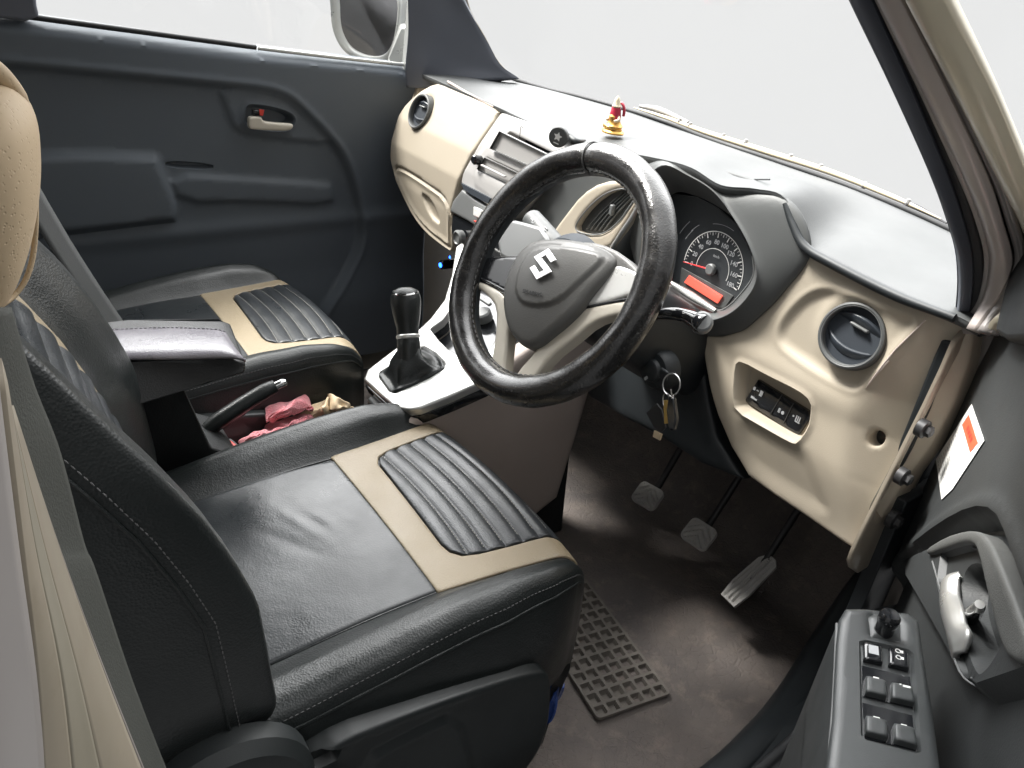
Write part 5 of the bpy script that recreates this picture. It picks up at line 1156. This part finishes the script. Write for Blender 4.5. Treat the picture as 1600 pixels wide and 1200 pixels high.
prism('mirror_foot', [PY(606, 94, 1.10), PY(625, 40, 1.10), PY(640, 40, 1.07), PY(640, 100, 1.07), PY(606, 104, 1.07)], (.03, .06, 0), 'mirror_paint', dl_, .008)

# seat belts
def strap(name, pts, wdir, w, m, parent=None, dens=8, thick=.0016):
    P = catmull(pts, dens); W = np.array(wdir, float); W = W if W.ndim == 2 else np.tile(W, (len(pts), 1)); W = catmull(W, dens); W /= np.linalg.norm(W, axis=1)[:, None]
    rows = np.stack([P-W*w/2, P-W*w/4, P+W*w/4, P+W*w/2], 1); o = obj(name, rows.reshape(-1, 3), gridfaces(len(P), 4), m, parent); s = o.modifiers.new('thickness', 'SOLIDIFY'); s.thickness = thick; return o
b2_ = strap('seat_belt', [PY(-30, 120, .66), PY(20, 250, .65), PY(78, 355, .64), PY(130, 438, .63), PY(180, 512, .62), PY(215, 562, .60)], PY(150, 385, .66)-PY(100, 412, .60), .047, 'webbing')
tag(b2_, 'gray seat belt of the passenger, running down in front of the far door', 'seat belt', 'seat belts')
by = -.36
lft = [PY(-16, 480, -.40), PY(-12, 602, -.39), PY(22, 720, -.385), PY(66, 850, -.385), PY(90, 900, -.385), PY(148, 1058, -.385), PY(208, 1200, -.385), PY(262, 1320, -.385)]
rgt = [PY(12, 480, -.35), PY(49, 602, -.345), PY(90, 707, -.345), PY(128, 850, -.345), PY(147, 896, -.345), PY(202, 1060, -.345), PY(256, 1200, -.345), PY(306, 1320, -.345)]
lft, rgt = np.array(lft), np.array(rgt)
db = patch('seat_belt', [lft, lft*.67+rgt*.33, lft*.33+rgt*.67, rgt], 'near_webbing', None, 4, 8, .0016)
tag(db, "near black seat belt hanging beside the driver's backrest in the foreground", 'seat belt', 'seat belts')

# ================================================================== NEAR (RIGHT) DOOR, OPEN
TH = math.radians(30); dd = np.array([-math.cos(TH), -math.sin(TH), 0]); din = np.array([-math.sin(TH), math.cos(TH), 0]); DH = np.array([.37, -.42, 0])
dr = thing('front_door', 'open near side door with switch panel, white warning sticker and silver pull handle', 'car door', tuple(DH+np.array([0, 0, .05])), 'front doors')
def DP(u, v, off=0.): return on(u, v, DH+din*off, din)
def dl2(u, v, off=0.): p = DP(u, v, off)-DH; return (p@dd, p[2])
def rd_fn(off0): return lambda p, q, h: DH+p[:, None]*dd+np.stack([0*p, 0*p, q], 1)+(off0+np.array(h)*np.ones(len(p)))[:, None]*din
od = [dl2(1330, 1300), dl2(1322, 1100), dl2(1335, 960), dl2(1365, 905), dl2(1400, 842), dl2(1437, 768), dl2(1475, 690), dl2(1520, 612), dl2(1548, 555), dl2(1562, 520), (-.005, .80), (.0, .85), (.3, .865), (1.0, .90), (1.0, .06), (.06, .06)]
od = [(.035, .06), (.02, .20), (.004, .35), (-.012, .45), (-.020, .52), (-.018, .60), (-.012, .68), (-.006, .75), (-.002, .80), (.0, .85), (.3, .865), (1.0, .90), (1.0, .06)]
hframe = [dl2(1450, 868), dl2(1515, 848), dl2(1532, 855), dl2(1578, 1000), dl2(1560, 1024), dl2(1498, 1062), dl2(1490, 1055)]
hfo = [dl2(1395, 880), dl2(1440, 850), dl2(1505, 828), dl2(1540, 832), dl2(1600, 975), dl2(1620, 1040), dl2(1560, 1060), dl2(1500, 1080), dl2(1460, 1000)]
rec = [dl2(1372, 935), dl2(1385, 900), dl2(1420, 862), dl2(1470, 825), dl2(1520, 800), dl2(1555, 805), dl2(1575, 850), dl2(1640, 1040), dl2(1600, 1400), (.75, .1), (.06, .1), (.04, .3)]
hb2 = [dl2(1490, 880), dl2(1512, 872), dl2(1524, 890), dl2(1545, 960), dl2(1540, 1000), dl2(1516, 1040), dl2(1502, 1045), dl2(1482, 970), dl2(1478, 930)]
hframe, hfo, hb2 = chaikin(hframe, 1), chaikin(hfo, 1), chaikin(hb2)
rec = chaikin(rec, 1)
def rd_disp(P):
    x, z = P[:, 0], P[:, 1]; d = np.interp(x, [0, .3, 1.], [.85, .865, .90])-z; h = .03*sstep(0, .03, d)-.03
    s = sdf(P, rec); h += -.022*sstep(.006, -.010, s); h += .004*np.exp(-((s-.010)/.008)**2)
    s = sdf(P, hfo); k_ = sstep(.004, -.006, s); h = h*(1-k_)-.004*k_
    s = sdf(P, hframe); h += -.007*sstep(.002, -.002, s)
    s = sdf(P, hb2); h += -.022*sstep(.001, -.008, s)
    return h
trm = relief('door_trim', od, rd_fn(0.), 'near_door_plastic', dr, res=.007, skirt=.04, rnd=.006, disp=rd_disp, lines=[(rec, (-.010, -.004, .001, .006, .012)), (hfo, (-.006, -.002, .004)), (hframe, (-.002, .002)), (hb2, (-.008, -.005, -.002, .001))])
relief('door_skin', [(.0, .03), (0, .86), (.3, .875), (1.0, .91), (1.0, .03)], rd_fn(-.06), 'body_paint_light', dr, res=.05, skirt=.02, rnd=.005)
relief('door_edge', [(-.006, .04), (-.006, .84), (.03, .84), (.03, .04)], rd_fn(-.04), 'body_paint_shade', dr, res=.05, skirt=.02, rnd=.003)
# gray textured handle surround, thin bright lines, pull handle, lock lever
mat('surround_plastic', (.10, .102, .098), .5, bump=[('n', 700, .4, .001)])
srd = [dl2(1448, 858), dl2(1480, 838), dl2(1510, 829), dl2(1530, 830), dl2(1542, 838), dl2(1556, 862), dl2(1600, 972), dl2(1622, 1040), dl2(1582, 1034), dl2(1566, 1008), dl2(1550, 950), dl2(1530, 862), dl2(1522, 850), dl2(1508, 848), dl2(1478, 857), dl2(1450, 868)]
relief('handle_surround', chaikin(srd, 1), rd_fn(.0), 'surround_plastic', dr, res=.005, skirt=.012, rnd=.004, disp=lambda P: .0020*np.ones(len(P)))
def rdpt(u, v, ex=.0015): q = np.array([dl2(u, v)]); return rd_fn(ex)(q[:, 0], q[:, 1], rd_disp(q))[0]
tube('trim_line', [rdpt(u, v) for u, v in ((1453, 876), (1462, 925), (1474, 985), (1488, 1045), (1494, 1060), (1510, 1056))], .0009, 'gray_plastic', dr, 6, dens=4)
tube('trim_line', [rdpt(u, v) for u, v in ((1508, 852), (1518, 862), (1536, 930), (1556, 990), (1562, 1008))], .0009, 'gray_plastic', dr, 6, dens=4)
def hpx(u, v): return DP(u, v, -.010)
ph2 = [[hpx(1490, 905), hpx(1502, 900), hpx(1502, 904)], [hpx(1484, 920), hpx(1496, 912)+din*.008, hpx(1501, 915)], [hpx(1483, 945), hpx(1495, 935)+din*.010, hpx(1502, 940)], [hpx(1486, 975), hpx(1498, 962)+din*.010, hpx(1510, 960)], [hpx(1490, 1000), hpx(1505, 985)+din*.009, hpx(1514, 984)], [hpx(1494, 1020), hpx(1508, 1004)+din*.007, hpx(1521, 993)], [hpx(1500, 1036), hpx(1506, 1026)+din*.003, hpx(1512, 1020)]]
patch('pull_handle', ph2, 'silver', dr, 6, 5, .005)
tube('lock_lever', [DP(1508, 972, -.020), DP(1518, 962, -.015), DP(1530, 948, -.009)], [.009, .0075, .005], 'gloss_black', dr, 12, dens=3)
tube('lever_tip', [DP(1528, 950, -.008), DP(1531, 944, -.006)], [.005, .004], 'silver', dr, 12)
# sticker
stk_ = [DP(1520, 632, .0015), DP(1540, 689, .0015), DP(1476, 780, .0015), DP(1464, 718, .0015)]
stq = [np.array(rdpt(u, v, .001)) for u, v in ((1520, 632), (1540, 689), (1490, 765), (1473, 781), (1464, 718))]
stkr = prism('warning_sticker', stq, din*.0004, 'sticker_white', dr, 0)
# header and lines of small print in the sticker's own directions
e1 = stq[1]-stq[0]; e2 = stq[4]-stq[0]; s0 = stq[0]
def sp2(a, b): return s0+e1*a+e2*b+din*.0006
prism('sticker_header', [sp2(.14, .10), sp2(.90, .10), sp2(.88, .27), sp2(.14, .27)], din*.0003, 'sticker_red', stkr, 0)
ml = MB(); e1u, e2u = unit(e1), unit(e2)
for b_ in np.arange(.34, .98, .055):
    a_ = .12
    while a_ < .86:
        l_ = random.uniform(.05, .16); l_ = min(l_, .88-a_); w_ = .012
        ml.add([sp2(a_, b_), sp2(a_+l_, b_), sp2(a_+l_, b_+w_), sp2(a_, b_+w_)], [(0, 1, 2, 3)]); a_ += l_+random.uniform(.02, .05)
mq = ml.build('small_print', 'gray_print', stkr, False)
mh_ = MB()
for a_ in (.36, .46, .56, .66): mh_.add([sp2(a_, .15)+din*.0004, sp2(a_+.06, .15)+din*.0004, sp2(a_+.06, .22)+din*.0004, sp2(a_, .22)+din*.0004], [(0, 1, 2, 3)])
mh_.build('header_marks', 'red_plastic', stkr, False)
# armrest with the window switches
AZ = .55
def AP(u, v, z=AZ): return PZ(u, v, z)
top = [AP(1322, 948), AP(1350, 948), AP(1420, 955), AP(1438, 968), AP(1442, 1000), AP(1462, 1120), AP(1480, 1260), AP(1500, 1420), AP(1250, 1420), AP(1285, 1260), AP(1302, 1120), AP(1308, 1000), AP(1312, 965)]
t2 = [(float((p-DH)@dd), float((p-DH)@din)) for p in top]
def ar_fn(z0): return lambda p, q, h: DH+p[:, None]*dd+q[:, None]*din+np.stack([0*p, 0*p, (z0+np.array(h)*np.ones(len(p)))], 1)
def a2(u, v, z=AZ): p = PZ(u, v, z)-DH; return (float(p@dd), float(p@din))
swr = [a2(1344, 1003), a2(1354, 1001), a2(1420, 1016), a2(1427, 1022), a2(1438, 1172), a2(1432, 1175), a2(1354, 1155), a2(1347, 1148)]
knr = [a2(1358, 962), a2(1366, 957), a2(1400, 962), a2(1408, 972), a2(1409, 1000), a2(1362, 993)]
def ar_disp(P):
    s = sdf(P, swr); h = -.004*sstep(.001, -.002, s); s = sdf(P, knr); return h-.0025*np.exp(-((s)/.002)**2)
mat('armrest_plastic', (.044, .048, .049), .42, bump=GRAIN)
ar = relief('armrest', t2, ar_fn(AZ), 'armrest_plastic', dr, res=.0045, skirt=.10, rnd=.006, disp=ar_disp, lines=[(swr, (-.002, .001)), (knr, (-.002, 0, .002))])
sp1 = relief('switch_plate', swr, ar_fn(AZ-.0032), 'armrest_plastic', dr, res=.006, skirt=.004)
lower = [(a-.01, b+.0) for a, b in t2]
relief('armrest_body', [(a, b+.012*(1 if b > .03 else -1)*0) for a, b in t2], ar_fn(AZ-.10), 'near_door_plastic', dr, res=.02, skirt=.30, rnd=.0)
tube('armrest_line', [AP(1309, 975, AZ-.006)+din*.001, AP(1303, 1110, AZ-.006)+din*.001, AP(1290, 1250, AZ-.006)+din*.001], .0012, 'gray_plastic', dr, 6, dens=4)
def quad_sw(q, name, m, h, wellq=None):
    pts = [a2(*p) for p in q]
    return relief(name, pts, ar_fn(AZ-.004+h), m, sp1, res=.003, skirt=.008, rnd=.0018, disp=lambda P: .0*P[:, 0])
for w_ in ([(1348, 1037), (1423, 1055), (1428, 1104), (1349, 1085)], [(1349, 1095), (1427, 1115), (1433, 1170), (1352, 1150)]):
    relief('switch_well', [a2(*p) for p in w_], ar_fn(AZ-.0022), 'gloss_black', sp1, res=.006, skirt=.001)
for q in ([(1349, 1004), (1377, 1009), (1379, 1037), (1350, 1031)], [(1389, 1012), (1419, 1020), (1420, 1047), (1389, 1039)]): quad_sw(q, 'lock_switch', 'gloss_black', .006)
for q in ([(1352, 1059), (1383, 1067), (1384, 1092), (1352, 1084)], [(1392, 1069), (1424, 1077), (1428, 1102), (1392, 1094)], [(1352, 1121), (1384, 1129), (1386, 1156), (1352, 1147)], [(1396, 1133), (1427, 1141), (1432, 1169), (1397, 1159)]): quad_sw(q, 'window_switch', 'armrest_plastic', .008)
mk2 = MB()
def apt(u, v, h): p = a2(u, v); return DH+dd*p[0]+din*p[1]+np.array([0, 0, AZ-.004+h])
for (u, v, l_, w_, h) in ((1362, 1062, 9, 2, .0082), (1403, 1073, 3, 2, .0082), (1408, 1075, 12, 3, .0082), (1362, 1124, 10, 1.5, .0082), (1405, 1136, 9, 1.5, .0082), (1359, 1015, 12, 9, .0062)):
    if l_ == 12 and w_ == 9: continue
    mk2.add([apt(u, v, h), apt(u+l_, v+l_*.25, h), apt(u+l_, v+l_*.25+w_, h), apt(u, v+w_, h)], [(0, 1, 2, 3)])
for (u, v) in ((1402, 1020), (1403, 1030)): 
    c = apt(u, v, .0062); sweep_mb(mk2, [c+.0022*(math.cos(t)*dd+math.sin(t)*din) for t in np.linspace(0, 2*math.pi, 12, endpoint=False)], .0005, 5, closed=True); mk2.add([apt(u+3, v-1, .0063), apt(u+8, v, .0063), apt(u+8, v+4, .0063), apt(u+3, v+3, .0063)], [(0, 1, 2, 3)])
build_each(mk2, 'switch_icon', 'white_print', sp1, False)
prism('lock_label', [apt(1356, 1010, .0062), apt(1371, 1013, .0062), apt(1372, 1027, .0062), apt(1356, 1023, .0062)], (0, 0, .0003), 'gray_print', sp1, 0)
kc_ = apt(1381, 985, 0); mkf = (kc_, dd, din, np.array([0, 0, 1.])); 
mk_ = lathe('mirror_knob', mkf, [(.0085, .002), (.0085, .012), (.0095, .016), (.0095, .022), (.0075, .025), (0, .0255)], 'gloss_black', dr, 24)
# black corner piece (mirror sail) near the pillar and window frame
prism('mirror_sail', [DP(1602, 370, .02), DP(1590, 395, .02), DP(1568, 455, .02), DP(1553, 520, .02), DP(1570, 532, .02), DP(1620, 530, .02), DP(1700, 540, .02), DP(1690, 430, .02), DP(1640, 365, .02)], -din*.03, 'black_plastic', dr, .006)
tube('sail_wire', [DP(1546, 498, .0), DP(1553, 512, .002), DP(1566, 524, .004)], .0012, 'white_print', dr, 6, dens=4)
tube('window_seal', [DH+dd*s+din*.0+np.array([0, 0, z]) for s, z in ((.05, .858), (.3, .868), (.95, .90))], .007, 'rubber', dr, 8)
